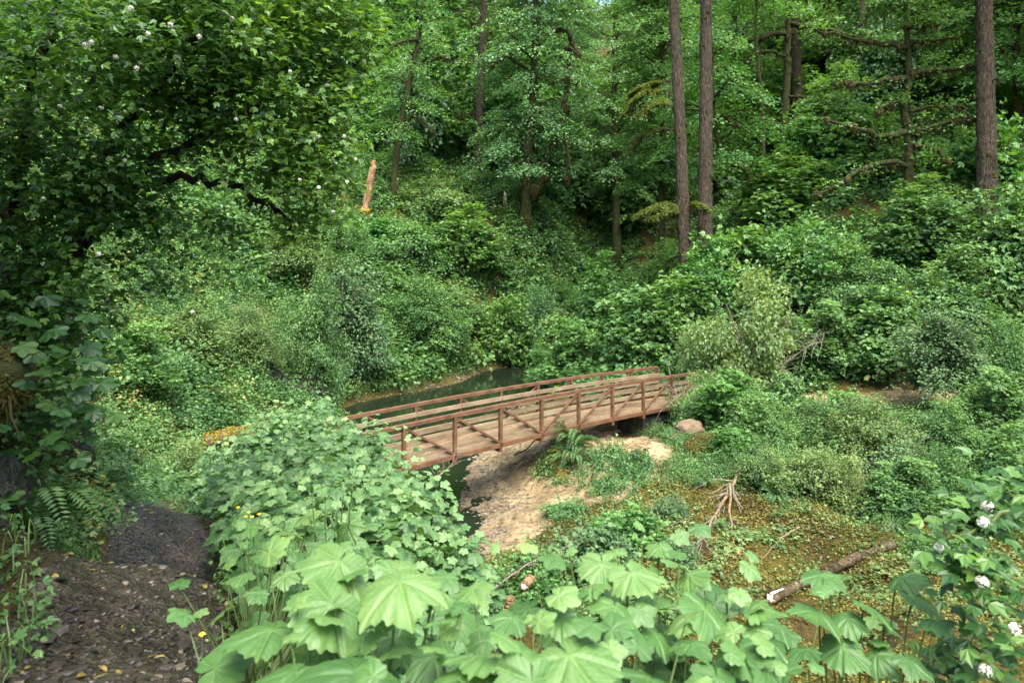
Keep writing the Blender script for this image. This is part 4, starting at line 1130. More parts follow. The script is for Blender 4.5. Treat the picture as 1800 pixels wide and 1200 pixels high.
# ------------------------------------------------------------------ ferns
def fern_model(nf, L, arch=.8, dead=0, up=.9):
    root = thing('sword_fern', '', 'fern'); g, dd = Acc(), Acc()
    for k in range(nf + dead):
        old = k >= nf
        a = k * 2.4 + R.uniform(-.3, .3); d = np.array((math.cos(a), math.sin(a), 0)); l = L * R.uniform(.75, 1.1)
        u = up * R.uniform(.5, 1.15)
        if old: c = curve([(0, 0, .05), d * l * .3 + (0, 0, .02), d * l * .5 + (0, 0, -l * .3), d * l * .58 + (0, 0, -l * .75)], 12)
        else: c = curve([(0, 0, 0), d * l * .28 + (0, 0, l * u * .5), d * l * .65 + (0, 0, l * u * .62), d * l + (0, 0, l * (u * .62 - arch * .45))], 14)
        A_ = dd if old else g
        tube(A_, c, np.linspace(.006, .002, len(c)), 4, tone=.3)
        n = 34; t = np.linspace(.08, 1, n); i = t * (len(c) - 1.001); k0 = i.astype(int); f = (i - k0)[:, None]
        p = c[k0] * (1 - f) + c[k0 + 1] * f; tg = nrm(c[k0 + 1] - c[k0])
        s = nrm(np.cross(tg, (0, 0, 1.))); no = np.cross(s, tg)
        w = l * .15 * np.sin(np.pi * np.clip(t * .93 + .07, 0, 1)) ** .6 * np.where(t > .9, .7, 1)
        for q in (-1, 1):
            leaves(A_, T_diamond(.17, .01), p, no + R.normal(0, .12, (n, 3)), s * q + tg * .3 + (0, 0, -.15), w * R.uniform(.85, 1.1, n), .5 + R.normal(0, .1) + R.normal(0, .06, n))
    obj('fronds', g, M['fern'], root)
    if dead: obj('dead_fronds', dd, M['dead_fern'], root)
    return root


FA, FB = fern_model(26, .85, 1.0), fern_model(20, .75, .7, 16, 1.1)
FL = [(1000, 26.6, 1.9, FB, 'big sword fern on the sandy bank right under the footbridge'), (998, 25.9, 1.5, FB, 'drooping skirt of the big fern under the footbridge'), (1185, 28, .9, FA, 'small fern beside the tan rock by the abutment'), (1360, 25.5, 1.2, FA, 'sword fern hanging from the bank above the mossy roots'), (1345, 24.5, 1.0, FA, 'lower fern under the bank above the dead branches'), (1640, 24.5, 1.2, FA, 'fern in the dark bank recess'), (1700, 23.5, 1.1, FB, 'fern drooping right of the blue-green drooping shrub'),
      (1575, 33.4, 1.4, FB, 'fern with rusty fronds behind the trail'), (1400, 33.2, 1.3, FB, 'fern under the pale twiggy shrub'), (1500, 33, 1.0, FA, 'fern on the far edge of the trail'), (1440, 30.2, .8, FA, 'small fern on the near edge of the trail'),
      (680, 44.8, 1.3, FA, 'fern at the creek edge below the blue-green draping shrub'), (605, 43.2, 1.4, FA, 'fern by the water left of the creek'), (640, 45, 1.1, FA, 'fern between the two creek edge ferns'), (725, 50, 1.2, FA, 'fern on the low slope above the creek bend'),
      (212, 8.6, .6, FA, 'fern beside the path crest'), (225, 10.8, .8, FA, 'fern on the bank beyond the path crest'), (170, 7.4, .6, FA, 'fern on the rock wall left of the path'), (260, 13, 1.2, FA, 'fern under the feathery bush'), (60, 4.6, .7, FA, 'dark fern low on the rock wall'), (130, 9, 1.1, FA, 'fern above the rock wall'), (1235, 23.5, .7, FB, 'yellowed fern on the mossy bank')]
for px, d, s, md, lab in FL:
    copy_tree(md, gp(px, d, .03), R.uniform(0, 6.28), s, lab, 'sword ferns', (R.normal(0, .12), R.normal(0, .12)))['category'] = 'fern'
for k, (px, py, s, lab) in enumerate(((1330, 800, 1.1, 'fern on the bank right of the mossy hump'), (1405, 835, 1.2, 'fern hanging under the small-leaved shrub'), (1365, 875, .9, 'low fern near the dead branch foot'), (1475, 858, 1.0, 'fern at the foot of the drooping shrub'), (1605, 885, 1.2, 'dark fern beneath the bank roots'), (1685, 865, 1.2, 'fern on the bank near the right edge'), (1300, 768, .9, 'fern on the bank lip below the leafy bush'),
                                      (1212, 806, .9, 'bright fern hanging on the mossy hump'), (1565, 935, .9, 'fern beside the upper end of the fallen log'), (1665, 935, 1.0, 'fern right of the fallen log'), (1725, 905, 1.0, 'fern behind the flowering branch'), (1425, 795, 1.0, 'fern below the yellow-green leafy bush'))):
    copy_tree(FA if k % 3 else FB, hit(px, py, .02), R.uniform(0, 6.28), s, lab, 'sword ferns', (R.normal(.25, .12), R.normal(0, .12)))['category'] = 'fern'
drop_tree(FA); drop_tree(FB)

# ------------------------------------------------------------------ thimbleberry thicket between path and footbridge
BIGV = [T_bigleaf(221, 14, c_, s_, k_) for k_, (c_, s_) in enumerate(((.12, .05), (.22, .15), (.05, .3), (.3, .0), (.16, .22)))]; BIG = BIGV[0]; BIGS = T_bigleaf(52, 6)
THP = np.array([at(*p)[:2] for p in [(365, 880, 7.6), (350, 800, 12), (400, 730, 16.5), (520, 705, 17.5), (620, 730, 14.0), (700, 790, 11.2), (770, 860, 9.3), (840, 920, 7.8), (830, 1000, 5.2), (640, 1010, 4.0), (440, 1010, 4.2), (400, 930, 6)]])
n = 5200
x = R.uniform(-8, 1, n); y = R.uniform(3.6, 18, n); k = inpoly(x, y, THP) & (dline(x, y, PATH) > .62)
x, y = x[k], y[k]; n = len(x)
ed = np.minimum(dline(x, y, np.vstack([THP, THP[:1]])), 1.0)
can = (np.interp(y, [4, 7, 12, 18], [.7, 1.0, 1.15, 1.1]) * (.5 + .5 * ed ** .6) + fbm(x * 1.1, y * 1.1, 101, 3) * .9) * R.uniform(.62, 1.12, n)
zg = Hg(x, y)
A, S = Acc(), Acc()
for i in range(n):
    b_ = np.array((x[i], y[i], zg[i])); ln = np.array((R.normal(.06, .14), R.normal(-.08, .14), 1.)) * can[i]
    nl = R.integers(6, 12); ta = R.normal(.5, .10) + .5 * fbm(x[i:i + 1] * .7, y[i:i + 1] * .7, 111, 3)[0]; a0 = R.uniform(0, 6.28)
    t = np.linspace(.42, 1.0, nl) ** .8
    an = a0 + np.arange(nl) * 2.4 + R.normal(0, .3, nl)
    pl = np.interp(t, [.4, .8, 1], [.16, .12, .03]) * R.uniform(.7, 1.2, nl)
    d = np.stack([np.cos(an), np.sin(an), 0 * an], -1)
    P = b_ + ln * t[:, None] + d * pl[:, None] + np.array((0, 0, .05))
    nor = np.array((0, -.12, 1.)) + d * R.uniform(.15, .65, nl)[:, None] + R.normal(0, .22, (nl, 3))
    sz = np.interp(t, [.4, .75, 1], [.095, .10, .05]) * R.uniform(.75, 1.25, nl)
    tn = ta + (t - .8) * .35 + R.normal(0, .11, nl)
    dr = d + (0, 0, -.4) + R.normal(0, .15, (nl, 3))
    if y[i] < 6.5: leaves(A, BIGS[:2], P, nor, dr, sz, tn, BIGS[2])
    else: leaves(A, LEAF_P, P, nor, dr, sz, tn)
    if i % 2 == 0:
        tube(S, [b_, b_ + ln * .5 + (.02, 0, 0), b_ + ln], [.006, .005, .003], 4)
        for j in range(0, nl, 2): tube(S, [b_ + ln * t[j], (b_ + ln * t[j] + P[j]) / 2 + (0, 0, .02), P[j]], [.002, .002, .0015], 3)
tag(obj('thimbleberry_thicket', A, M['thimble']), 'thicket of pale broad thimbleberry leaves between the path and the footbridge', 'thicket', None, 'stuff')
tag(obj('thimbleberry_stems', S, M['stem']), 'thin stems inside the thimbleberry thicket', 'thicket', None, 'stuff')


def stemmed(px, py, d, wpx, near=True, lean=None):
    p = at(px, py, d); return p, wpx * d / F / 1.75


def leafy_plant(name, label, base, leaf_list, m='thimble_near', T=None, cat='plant', group=None, fill=0, rf=.3):
    """a plant whose stem forks into leaf stalks; one leaf per entry (px, py, d, width px, turn, tone)"""
    root = thing(name, label, cat, base, group)
    T = T or BIG
    st, lf = Acc(), Acc()
    tops = []
    for (px, py, d, w, *r) in leaf_list:
        p, s = stemmed(px, py, d, w); tops.append(p)
        t = r[0] if r else R.uniform(-2.6, -.5); tone = r[1] if len(r) > 1 else .52 + R.normal(0, .1)
        nor = np.array((R.normal(0, .36), -.14 + R.normal(0, .3), 1.))
        o = np.array((math.cos(t), math.sin(t), -.42 + R.normal(0, .12)))
        T = BIGV[R.integers(5)]
        leaves(lf, T[:2], p[None], nor[None], o[None], np.array([s * R.uniform(.78, 1.02)]), np.array([tone]), T[2])
        q = curve([base + R.normal(0, .04, 3) * (1, 1, 0), base * .45 + p * .55 + (0, 0, -.08), p - o * .02 + (0, 0, -.06), p - (0, 0, .010)], 9)
        tube(st, q, np.linspace(.005, .0016, 9), 6)
    for k in range(int(fill * .8)):
        p = tops[R.integers(len(tops))] + R.normal(0, rf * .45, 3) * (1, .8, .25) + (0, .04, .0)
        if p[1] < 1.1: continue
        nor = np.array((R.normal(0, .4), -.2 + R.normal(0, .35), 1.)); t = R.uniform(0, 6.28); o = np.array((math.cos(t), math.sin(t), -.3))
        leaves(lf, BIGS[:2], p[None], nor[None], o[None], np.array([R.uniform(.022, .055)]), np.array([.6 + R.normal(0, .12)]), BIGS[2])
        tube(st, curve([base + R.normal(0, .05, 3) * (1, 1, 0), (base + p) / 2 + R.normal(0, .03, 3), p - (0, 0, .006)], 6), np.linspace(.004, .0014, 6), 5)
    c0 = np.mean(tops, 0)
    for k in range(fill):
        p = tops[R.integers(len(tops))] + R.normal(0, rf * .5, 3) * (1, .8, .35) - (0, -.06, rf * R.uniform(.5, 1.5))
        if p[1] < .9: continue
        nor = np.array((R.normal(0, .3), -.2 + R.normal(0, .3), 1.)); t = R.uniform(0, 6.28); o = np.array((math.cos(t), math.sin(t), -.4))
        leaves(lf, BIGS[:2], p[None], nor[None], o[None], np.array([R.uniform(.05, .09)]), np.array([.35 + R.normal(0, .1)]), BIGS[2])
        tube(st, curve([base + R.normal(0, .05, 3) * (1, 1, 0), (base + p) / 2, p], 6), np.linspace(.005, .002, 6), 5)
    obj('stems', st, M['stem'], root, True); obj('leaves', lf, M[m], root, True)
    return root


def base_at(x, y): return np.array((x, y, ground(x, y) - .03))


GT = 'thimbleberry plants in the foreground'
leafy_plant('thimbleberry_plant', 'large bright thimbleberry plant in the foreground, its leaves nearest the path', base_at(-.42, 1.65), [(597, 985, 1.75, 150, -1.9, .62), (585, 1060, 1.6, 185, -2.0, .55), (478, 1105, 1.65, 165, -2.5, .5), (702, 1020, 1.5, 165, -1.2, .68), (770, 1035, 1.6, 130, -.4, .62), (520, 1180, 1.4, 170, -2.0, .42), (640, 1185, 1.35, 210, -2.3, .3), (760, 1150, 1.45, 130, -1.2, .3), (700, 1120, 1.6, 120, -1.6, .4), (560, 1140, 1.7, 110, -2.4, .4), (800, 1085, 1.8, 110, -.8, .5)], group=GT, fill=38)
leafy_plant('thimbleberry_plant', 'low thimbleberry plant with broad pale leaves along the bottom edge', base_at(.0, 1.45), [(870, 1150, 1.35, 200, -1.9, .58), (1000, 1150, 1.3, 215, -1.0, .6), (935, 1195, 1.25, 170, -1.5, .5), (1080, 1185, 1.35, 150, -.9, .45), (830, 1190, 1.3, 150, -2.3, .45), (985, 1085, 1.7, 90, -1.6, .5), (900, 1085, 1.9, 90, -2, .45), (1140, 1190, 1.4, 140, -1, .4)], group=GT, fill=30)
leafy_plant('thimbleberry_plant', 'yellow-green thimbleberry plant standing up in the middle foreground', base_at(.42, 2.1), [(1058, 990, 2.0, 95, -1.6, .62), (1110, 1005, 1.95, 110, -1.0, .66), (1040, 1030, 1.9, 90, -2.6, .6), (1082, 1065, 1.85, 130, -1.8, .55), (1180, 985, 2.1, 75, -.8, .6), (1160, 960, 2.2, 70, -1.5, .6), (1005, 1075, 2.0, 80, -2.4, .5), (1140, 1050, 2.0, 80, -.6, .55), (1060, 1120, 2.0, 110, -1.7, .4), (1150, 1110, 1.9, 110, -1.2, .42), (1210, 1010, 2.1, 95, -.7, .6)], group=GT, fill=34)
leafy_plant('thimbleberry_plant', 'thimbleberry plant with two drooping leaves over the log end', base_at(.75, 2.2), [(1240, 1070, 1.95, 125, -2.0, .5), (1325, 1060, 2.0, 120, -.9, .55), (1285, 1045, 2.1, 70, -1.2, .6), (1300, 1140, 1.8, 125, -1.4, .4), (1215, 1130, 1.8, 110, -2.1, .4), (1260, 1190, 1.7, 130, -1.7, .38), (1350, 1180, 1.75, 120, -1.1, .36), (1350, 1125, 2.0, 90, -.8, .38)], group=GT, fill=38)
leafy_plant('thimbleberry_plant', 'open thimbleberry stem with blue-green leaves at the lower right', base_at(1.15, 2.55), [(1445, 1010, 2.5, 90, -2.0, .42), (1437, 1075, 2.45, 105, -2.2, .42), (1470, 1010, 2.55, 60, -.9, .45), (1525, 1065, 2.45, 80, -1.0, .42), (1583, 1015, 2.6, 85, -.7, .42), (1610, 1050, 2.5, 90, -.6, .42), (1490, 1085, 2.45, 70, -1.6, .4), (1480, 1135, 2.4, 95, -2.0, .4), (1540, 1150, 2.4, 85, -1.0, .4), (1635, 1090, 2.4, 80, -.4, .3), (1600, 1160, 2.3, 90, -.9, .28), (1415, 1140, 2.3, 80, -2.4, .34), (1370, 1100, 2.35, 80, -2.5, .36), (1560, 1100, 2.45, 60, -1.2, .38)], group=GT, fill=6)
leafy_plant('thimbleberry_plant', 'thimbleberry plant with medium leaves at the edge of the path', base_at(-1.25, 3.5), [(440, 925, 3.7, 70, -2.2), (505, 935, 3.9, 75, -1.2), (470, 975, 3.6, 65, -2), (430, 1010, 3.3, 60, -2.6), (540, 905, 4.2, 60, -1), (455, 1040, 3.2, 55, -1.9), (500, 1010, 3.4, 65, -1.3), (560, 960, 3.9, 60, -1), (610, 925, 4.2, 70, -1)], group=GT, fill=34)

sh_root = thing('thimbleberry_plant', 'tall pale thimbleberry shoots in front of the near end of the footbridge', 'plant', (-2.3, 13.2, ground(-2.3, 13.2)), GT)
lf, st = Acc(), Acc()
for k in range(95):
    px = R.uniform(612, 755); d = R.uniform(12.3, 14.2); py = R.uniform(728, 860) + max(0, (px - 690)) * .75
    p = at(px, py, d); b0 = np.array((p[0] + R.normal(0, .15), d + .1, ground(p[0], d)))
    a = R.uniform(0, 6.28)
    leaves(lf, LEAF_P, p[None], np.array([[R.normal(0, .3), -.3 + R.normal(0, .25), 1]]), np.array([[math.cos(a), math.sin(a), -.4]]), np.array([R.uniform(.06, .115)]), np.array([.62 + R.normal(0, .14)]))
    if k % 3 == 0: tube(st, curve([b0, (b0 + p) / 2 + R.normal(0, .05, 3), p], 6), np.linspace(.006, .002, 6), 4)
obj('stems', st, M['stem'], sh_root); obj('leaves', lf, M['thimble'], sh_root)

# ------------------------------------------------------------------ white-flowered shrub arching over the path
def ellip(c, r, n, shell=.35):
    d = nrm(R.normal(0, 1, (n, 3))); q = R.uniform(shell, 1, n) ** .6
    return np.asarray(c) + d * q[:, None] * np.asarray(r)


def petal_ball(acc, c, r):
    d = nrm(R.normal(0, 1, (70, 3)) * (1, 1, .6) + (0, 0, .35))
    leaves(acc, T_diamond(.5, .1), c + d * r * .8, d, nrm(R.normal(0, 1, (70, 3))), r * .42, R.uniform(.4, .6, 70))


def flowers(root, pts, r):
    for p in pts:
        f = Acc(); petal_ball(f, p, r * R.uniform(.75, 1.15)); obj('flower_cluster', f, M['white'], root)


nbb = at(95, 505, 7.6); nbb[2] = max(ground(nbb[0], nbb[1]) - .05, nbb[2] - .6)
nb = thing('flowering_shrub', 'tall dark shrub with white flower clusters arching over the path', 'shrub', nbb)
ST = [P3((60, 560, 7.4), (95, 470, 7.2), (150, 330, 7.0), (240, 200, 6.8), (330, 90, 6.6), (420, -40, 6.4)), P3((110, 560, 7.6), (125, 480, 7.5), (165, 380, 7.3), (210, 320, 7.1), (330, 250, 6.9), (470, 180, 6.9), (600, 110, 7.0)),
      P3((30, 560, 7.2), (40, 440, 7.0), (30, 300, 6.6), (60, 150, 6.2), (100, 20, 6.0), (130, -150, 5.6)), P3((90, 560, 7.6), (200, 360, 7.3), (320, 310, 7.1), (400, 325, 7.0), (470, 360, 7.0), (520, 420, 7.0)), P3((20, 560, 7.2), (10, 400, 7.2), (-40, 200, 6.8), (-100, 0, 6.4))]
for i, s in enumerate(ST):
    a = Acc(); c = curve(s, 26, .025); c[0, 2] = min(c[0, 2], ground(c[0, 0], c[0, 1]) - .05) if i else c[0, 2]
    tube(a, c, np.linspace((.075, .085, .08, .055, .07)[i], .014, 26), 9, .1)
    strands(a, c[6:], 40, .03, .22, .014)
    obj('stem', a, M['bark_dark'], nb, True)
VOL = [(at(150, 170, 6.6), (1.5, 1.2, 1.0), 340), (at(330, 90, 6.6), (1.25, 1.0, .85), 330), (at(470, 190, 6.9), (.85, .8, .80), 250), (at(560, 290, 7.0), (.42, .45, .62), 95), (at(600, 90, 7.0), (.38, .4, .55), 60), (at(60, 330, 6.2), (.75, .8, .65), 150), (at(200, 350, 6.8), (.6, .6, .38), 90), (at(20, 60, 5.6), (1.0, .9, .9), 150),
       (at(420, 20, 6.6), (1.0, .9, .55), 170), (at(520, 400, 7.0), (.3, .3, .2), 20), (at(400, 440, 7.0), (.25, .3, .3), 12), (at(560, 20, 7), (.5, .5, .4), 70), (at(300, 400, 6.9), (.6, .4, .22), 34), (at(230, 470, 6.8), (.6, .4, .25), 26), (at(60, 470, 6.0), (.7, .5, .35), 50), (at(40, 555, 6.0), (.6, .5, .55), 110), (at(125, 575, 6.8), (.42, .4, .55), 60), (at(30, 700, 5.2), (.5, .4, .5), 60),
       (np.array((-3.0, 2.8, 11.9)), (1.7, 1.5, .8), 460), (np.array((-2.6, .6, 11.6)), (1.6, 1.8, .8), 480), (np.array((-4.8, 1.6, 10.6)), (1.5, 2.6, 1.8), 640), (np.array((-5.6, 4.2, 10.6)), (1.2, 1.4, 1.0), 260), (np.array((-3.4, -2.2, 11)), (2.2, 2.2, 1.4), 420)]  # unseen leaf masses overhead, added to shade the path
lf, tw = Acc(), Acc(); SPR = []
allst = np.vstack([curve(s, 26) for s in ST])
for c, r, n in VOL:
    P = ellip(c, r, int(n * (.78 if c[1] > 5 else 1)), .2)
    for p in P:
        o = nrm(p - np.asarray(c)) * .6 + np.array((.15, -.35, 0)); hi = p[2] > 11 or p[1] < 3
        SPR.append(p)
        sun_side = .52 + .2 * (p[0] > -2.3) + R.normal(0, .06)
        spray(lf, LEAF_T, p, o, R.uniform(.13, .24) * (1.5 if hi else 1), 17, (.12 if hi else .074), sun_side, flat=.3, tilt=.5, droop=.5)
        if R.uniform() < .42:
            q = allst[np.argmin(((allst - p) ** 2).sum(1) + R.uniform(0, .4, len(allst)))]
            tube(tw, curve([q, (q + p) / 2 + R.normal(0, .08, 3) + (0, 0, .08), p], 7), np.linspace(.010, .003, 7), 4)
obj('twigs', tw, M['bark_dark'], nb); obj('leaves', lf, M['ninebark'], nb)
FP = [(20, 15), (40, 15), (15, 22), (165, 80), (150, 80), (188, 97), (203, 101), (320, 103), (240, 120), (242, 138), (160, 75), (55, 100), (105, 187), (125, 227), (140, 205), (145, 203), (65, 195), (20, 212), (178, 190), (68, 293), (327, 268), (340, 283), (219, 282), (195, 325), (415, 210), (470, 235), (510, 126), (433, 60), (407, 33), (445, 78), (230, 15), (232, 33), (300, 44), (198, 38), (560, 240), (495, 294), (527, 316), (570, 282), (588, 283), (600, 300), (610, 320), (618, 250), (640, 108), (610, 112), (570, 88), (600, 190), (605, 240), (455, 330), (585, 372), (630, 290), (625, 280), (545, 305), (560, 330), (600, 130), (575, 150), (238, 497), (190, 526), (255, 435), (173, 447), (315, 513), (338, 548), (510, 455), (75, 350), (150, 10), (475, 95), (380, 120), (350, 65), (290, 160), (260, 60), (120, 50)]
SPR = np.array(SPR); spx = np.stack([SPR[:, 0] / SPR[:, 1] * F + 900, HOR + (CAMZ - SPR[:, 2]) / SPR[:, 1] * F], -1)
fpos = []
for px, py in FP:
    near_ = SPR[np.hypot(spx[:, 0] - px, spx[:, 1] - py) < 26]
    d = near_[:, 1].min() - .12 if len(near_) else 6.6
    fpos.append(at(px, py, max(d, 4.2)))
flowers(nb, fpos[::2], .023)

# branch of the same kind of shrub reaching in from the right
rb0 = np.array((2.35, 2.5, ground(2.35, 2.5)))
rbr = thing('flowering_shrub', 'leafy shrub branch with white flower clusters reaching in from the right edge', 'shrub', rb0)
lf, tw = Acc(), Acc()
RS = [[rb0, (2.2, 2.5, 7.6), at(1800, 900, 2.4), at(1720, 930, 2.4), at(1640, 960, 2.4)], [rb0, (2.2, 2.4, 7.2), at(1810, 1040, 2.3), at(1740, 1010, 2.3), at(1690, 1000, 2.3)], [rb0, (2.15, 2.4, 7.0), at(1800, 1120, 2.3), at(1740, 1170, 2.3)], [rb0, (2.3, 2.5, 7.7), at(1830, 880, 2.5), at(1770, 870, 2.5)], [rb0, (2.0, 2.4, 6.9), at(1720, 1180, 2.5), at(1670, 1150, 2.6), at(1640, 1170, 2.6)]]
for s in RS:
    c = curve(s, 18, .006); tube(tw, c, np.linspace(.012, .003, 18), 6)
    for k in range(6, 18):
        for j in range(8):
            p = c[k] + R.normal(0, .06, 3); o = np.array((R.normal(-.5, .7), R.normal(-.3, .6), -.25))
            leaves(lf, LEAF_T, p[None], np.array([[R.normal(0, .35), -.35 + R.normal(0, .3), 1]]), o[None], np.array([R.uniform(.035, .07)]), np.array([.5 + R.normal(0, .17)]))
obj('stems', tw, M['stem'], rbr); obj('leaves', lf, M['ninebark'], rbr)
flowers(rbr, [at(*p) for p in ((1650, 962, 2.35), (1728, 918, 2.35), (1735, 890, 2.45), (1726, 1022, 2.25), (1784, 1105, 2.2), (1732, 1178, 2.25))], .021)

# ------------------------------------------------------------------ rock wall left of the path
def rock(name, label, c, r, m='rock', n=36, amp=.35, cat='rock', fl=1.0, seed=0, group=None, parent=None):
    u, v = np.meshgrid(np.linspace(0, 2 * np.pi, n, endpoint=False), np.linspace(0, np.pi, n // 2))
    d = np.stack([np.cos(u) * np.sin(v), np.sin(u) * np.sin(v), np.cos(v)], -1)
    w = 1 + amp * (fbm(d[..., 0] * 2 + seed, d[..., 1] * 2 + d[..., 2] * 1.7, seed, 5) * 1.6)
    w = w + amp * .35 * np.abs(np.mod(d[..., 2] * 3 + d[..., 0] + seed, 1) - .5)
    P = np.asarray(c) + d * w[..., None] * np.asarray(r)
    m_, k_ = P.shape[:2]
    i = np.arange(m_ - 1)[:, None] * k_; j = np.arange(k_)[None]; j2 = (j + 1) % k_
    A_ = Acc(); A_.add(P.reshape(-1, 3), {4: np.stack([i + j, i + j2, i + k_ + j2, i + k_ + j], -1).reshape(-1, 4)})
    return tag(obj(name, A_, M[m], parent, True), label, cat, group)


def moss_cap(name_o, c, r, n, m='moss_cover', size=.035, tone=.45):
    d = nrm(R.normal(0, 1, (n, 3)) + (0, 0, .35)); A_ = Acc()
    leaves(A_, T_diamond(.3, .05), np.asarray(c) + d * np.asarray(r) * R.uniform(.92, 1.08, (n, 1)), d + R.normal(0, .6, (n, 3)), R.normal(0, 1, (n, 3)) - (0, 0, .6), size * R.uniform(.5, 1.4, n), tone + R.normal(0, .15, n))
    return A_


GK = 'rocks of the wall beside the path'
for k, (px, py, d, r, lab) in enumerate(((70, 800, 5.6, (.75, .9, .62), 'shade-darkened rock at the foot of the wall left of the path'), (30, 700, 5.2, (.7, .8, .5), 'dark rock high in the wall under the mossy boulder'), (150, 800, 7.0, (.55, .7, .62), 'grey-faced rock in the wall by the path crest'), (75, 625, 7.0, (1.0, .8, .85), 'tall dark mossy rock behind the stems of the white-flowered shrub'), (10, 930, 4.2, (.55, .6, .42), 'dark rock nearest the camera in the wall'), (175, 860, 7.6, (.4, .5, .35), 'small mossy rock at the path crest'))):
    c = at(px, py, d); c[0] -= r[0] * .55 + .33
    o = rock('wall_rock', lab, c, r, 'rock', 60, .55, seed=k * 3 + 1, group=GK)
    mc = moss_cap('moss', c, np.array(r) * 1.03, 3800, size=.035, tone=.2); obj('moss', mc, M['moss_cover'], o)['kind'] = 'stuff'
c = at(-45, 672, 4.6)
o = rock('mossy_boulder', 'boulder with a thick cap of dark moss at the left edge', c, (.30, .32, .24), 'moss_dark', 36, .3, seed=5)
mc = moss_cap('moss', c, (.30, .32, .25), 14000, size=.026, tone=.25); strands(mc, [c + (-.2, -.25, -.05), c + (0, -.3, -.05), c + (.2, -.2, -.05), c + (.28, 0, -.05)], 300, .04, .3, .006, .12); obj('moss', mc, M['moss_cover'], o)['kind'] = 'stuff'
rock('rock_outcrop', 'dark rock outcrop under shrubs across the creek', at(430, 672, 34.2), (1.7, .9, 1.0), 'rock', 48, .5, seed=21)
rock('rock_outcrop', 'dark overhanging rock beside the pale rounded shrub', at(525, 690, 36.0), (1.5, .8, .8), 'rock', 48, .5, seed=22)
rock('bank_rock', 'tan rock ledge beside the abutment', at(1212, 752, 28.3), (.55, .5, .3), 'rock_tan', 36, .4, seed=31)
rock('bank_rock', 'small tan rock below the ledge by the abutment', at(1188, 772, 28.0), (.28, .3, .2), 'rock_tan', 30, .4, seed=33)
rock('bank_rock', 'tan stone half buried beside the small fern', at(1170, 790, 27.6), (.25, .25, .18), 'rock_tan', 30, .4, seed=35)
c = at(1245, 792, 26.6); o = rock('mossy_boulder', 'rounded mossy hump on the right bank below the leafy bush', c, (.95, .6, .55), 'moss', 36, .3, seed=37)
mc = moss_cap('moss', c, (.97, .62, .57), 5000, size=.06, tone=.5); obj('moss', mc, M['moss_cover'], o)['kind'] = 'stuff'

# ------------------------------------------------------------------ logs, snag and dead branches
def log(name, label, pts, r, m='log', ends='pale', moss=0, mm='moss', mside=None):
    pts = np.asarray(pts, float); root = thing(name, label, 'log', pts[0])
    a = Acc(); c = curve(pts, 24, r * .04); rr = r * (1 + .07 * np.sin(np.arange(24) * .9)); tube(a, c, rr, 16, .04)
    obj('trunk', a, M[m], root, True)
    if ends:
        e = Acc(); d = nrm(c[0] - c[2]); tube(e, [c[0] - d * .02, c[0] + d * .012, c[0] + d * .05], [rr[0] * .9, rr[0] * .65, rr[0] * .25], 16, .22); obj('broken_end', e, M[ends], root)
    if moss:
        mo = Acc(); n = moss
        i = R.uniform(0, 22.9, n); k = i.astype(int); f = (i - k)[:, None]; p = c[k] * (1 - f) + c[k + 1] * f
        an = R.normal(math.pi / 2, .75, n); tgt = nrm(c[-1] - c[0]); s = nrm(np.cross(tgt, (0, 0, 1))); u = np.cross(s, tgt)
        d = np.cos(an)[:, None] * s + np.sin(an)[:, None] * u
        leaves(mo, T_diamond(.3, .05), p + d * rr[k][:, None], d + R.normal(0, .5, (n, 3)), R.normal(0, 1, (n, 3)), .05 * R.uniform(.5, 1.3, n), .5 + R.normal(0, .15, n))
        obj('moss', mo, M[mm], root)['kind'] = 'stuff'
    return root


lg = log('fallen_log', 'fallen log with a pale peeled end lying on the mossy floor', [hit(*p) for p in ((1352, 1062, .12), (1430, 1025, .12), (1500, 993, .13), (1572, 965, .10))], .125, moss=1500)
e = Acc(); c = curve([hit(1352, 1062, .12), hit(1430, 1025, .12)], 8); beam(e, c[0] + (.05, .02, .112), c[2] + (-.02, -.05, .122), .08, .02); obj('peeled_patch', e, M['pale'], lg)
log('fallen_log', 'grey log lying under the footbridge above the sand', P3((1025, 772, 30.2), (1060, 752, 30.8), (1110, 735, 31.6)), .2, moss=0, ends='log')
log('fallen_log', 'log covered in yellow moss among the thicket leaves', P3((362, 778, 17.2), (415, 766, 17.4), (475, 756, 17.6)), .2, ends=None, moss=4500, mm='moss_yellow')
log('fallen_log', 'mossy grey log end behind the footbridge end', P3((1225, 662, 33.6), (1270, 640, 34.6), (1330, 600, 36.5)), .3, m='bark_dark', moss=300, ends='log')
log('wood_chunk', 'short brown chunk of wood among the low bushes', P3((920, 1032, 15.6), (934, 1014, 15.9)), .09, m='snag', ends='pale')
log('wood_chunk', 'pale splintered stump among the low bushes', P3((893, 1072, 14.6), (897, 1050, 14.6)), .09, m='snag', ends='pale')
log('fallen_branch', 'thin bare branch lying on the sand beneath the footbridge', [hit(*p) for p in ((903, 802, .05), (925, 795, .12), (945, 780, .3))], .022, m='bark_dark', ends=None)

sg = at(640, 385, 64); sg[2] = min(sg[2], ground(sg[0], 64))
sn = thing('broken_snag', 'broken orange-brown snag standing bare on the slope', 'dead tree', sg)
a = Acc(); c = curve([sg, at(643, 370, 64), at(648, 335, 64), at(655, 300, 64), at(657, 282, 64)], 26, .03); tube(a, c, np.interp(np.arange(26), [0, 4, 12, 20, 25], [.5, .36, .34, .26, .12]), 14, .1)
tube(a, curve([at(655, 295, 64), at(653, 288, 64), at(651.5, 284, 64)], 5), np.linspace(.1, .03, 5), 6, .1)
obj('trunk', a, M['snag'], sn, True)
mo = Acc(); moss_lumps(mo, c[:8], .4, 16, .22); obj('moss', mo, M['moss_yellow'], sn)['kind'] = 'stuff'


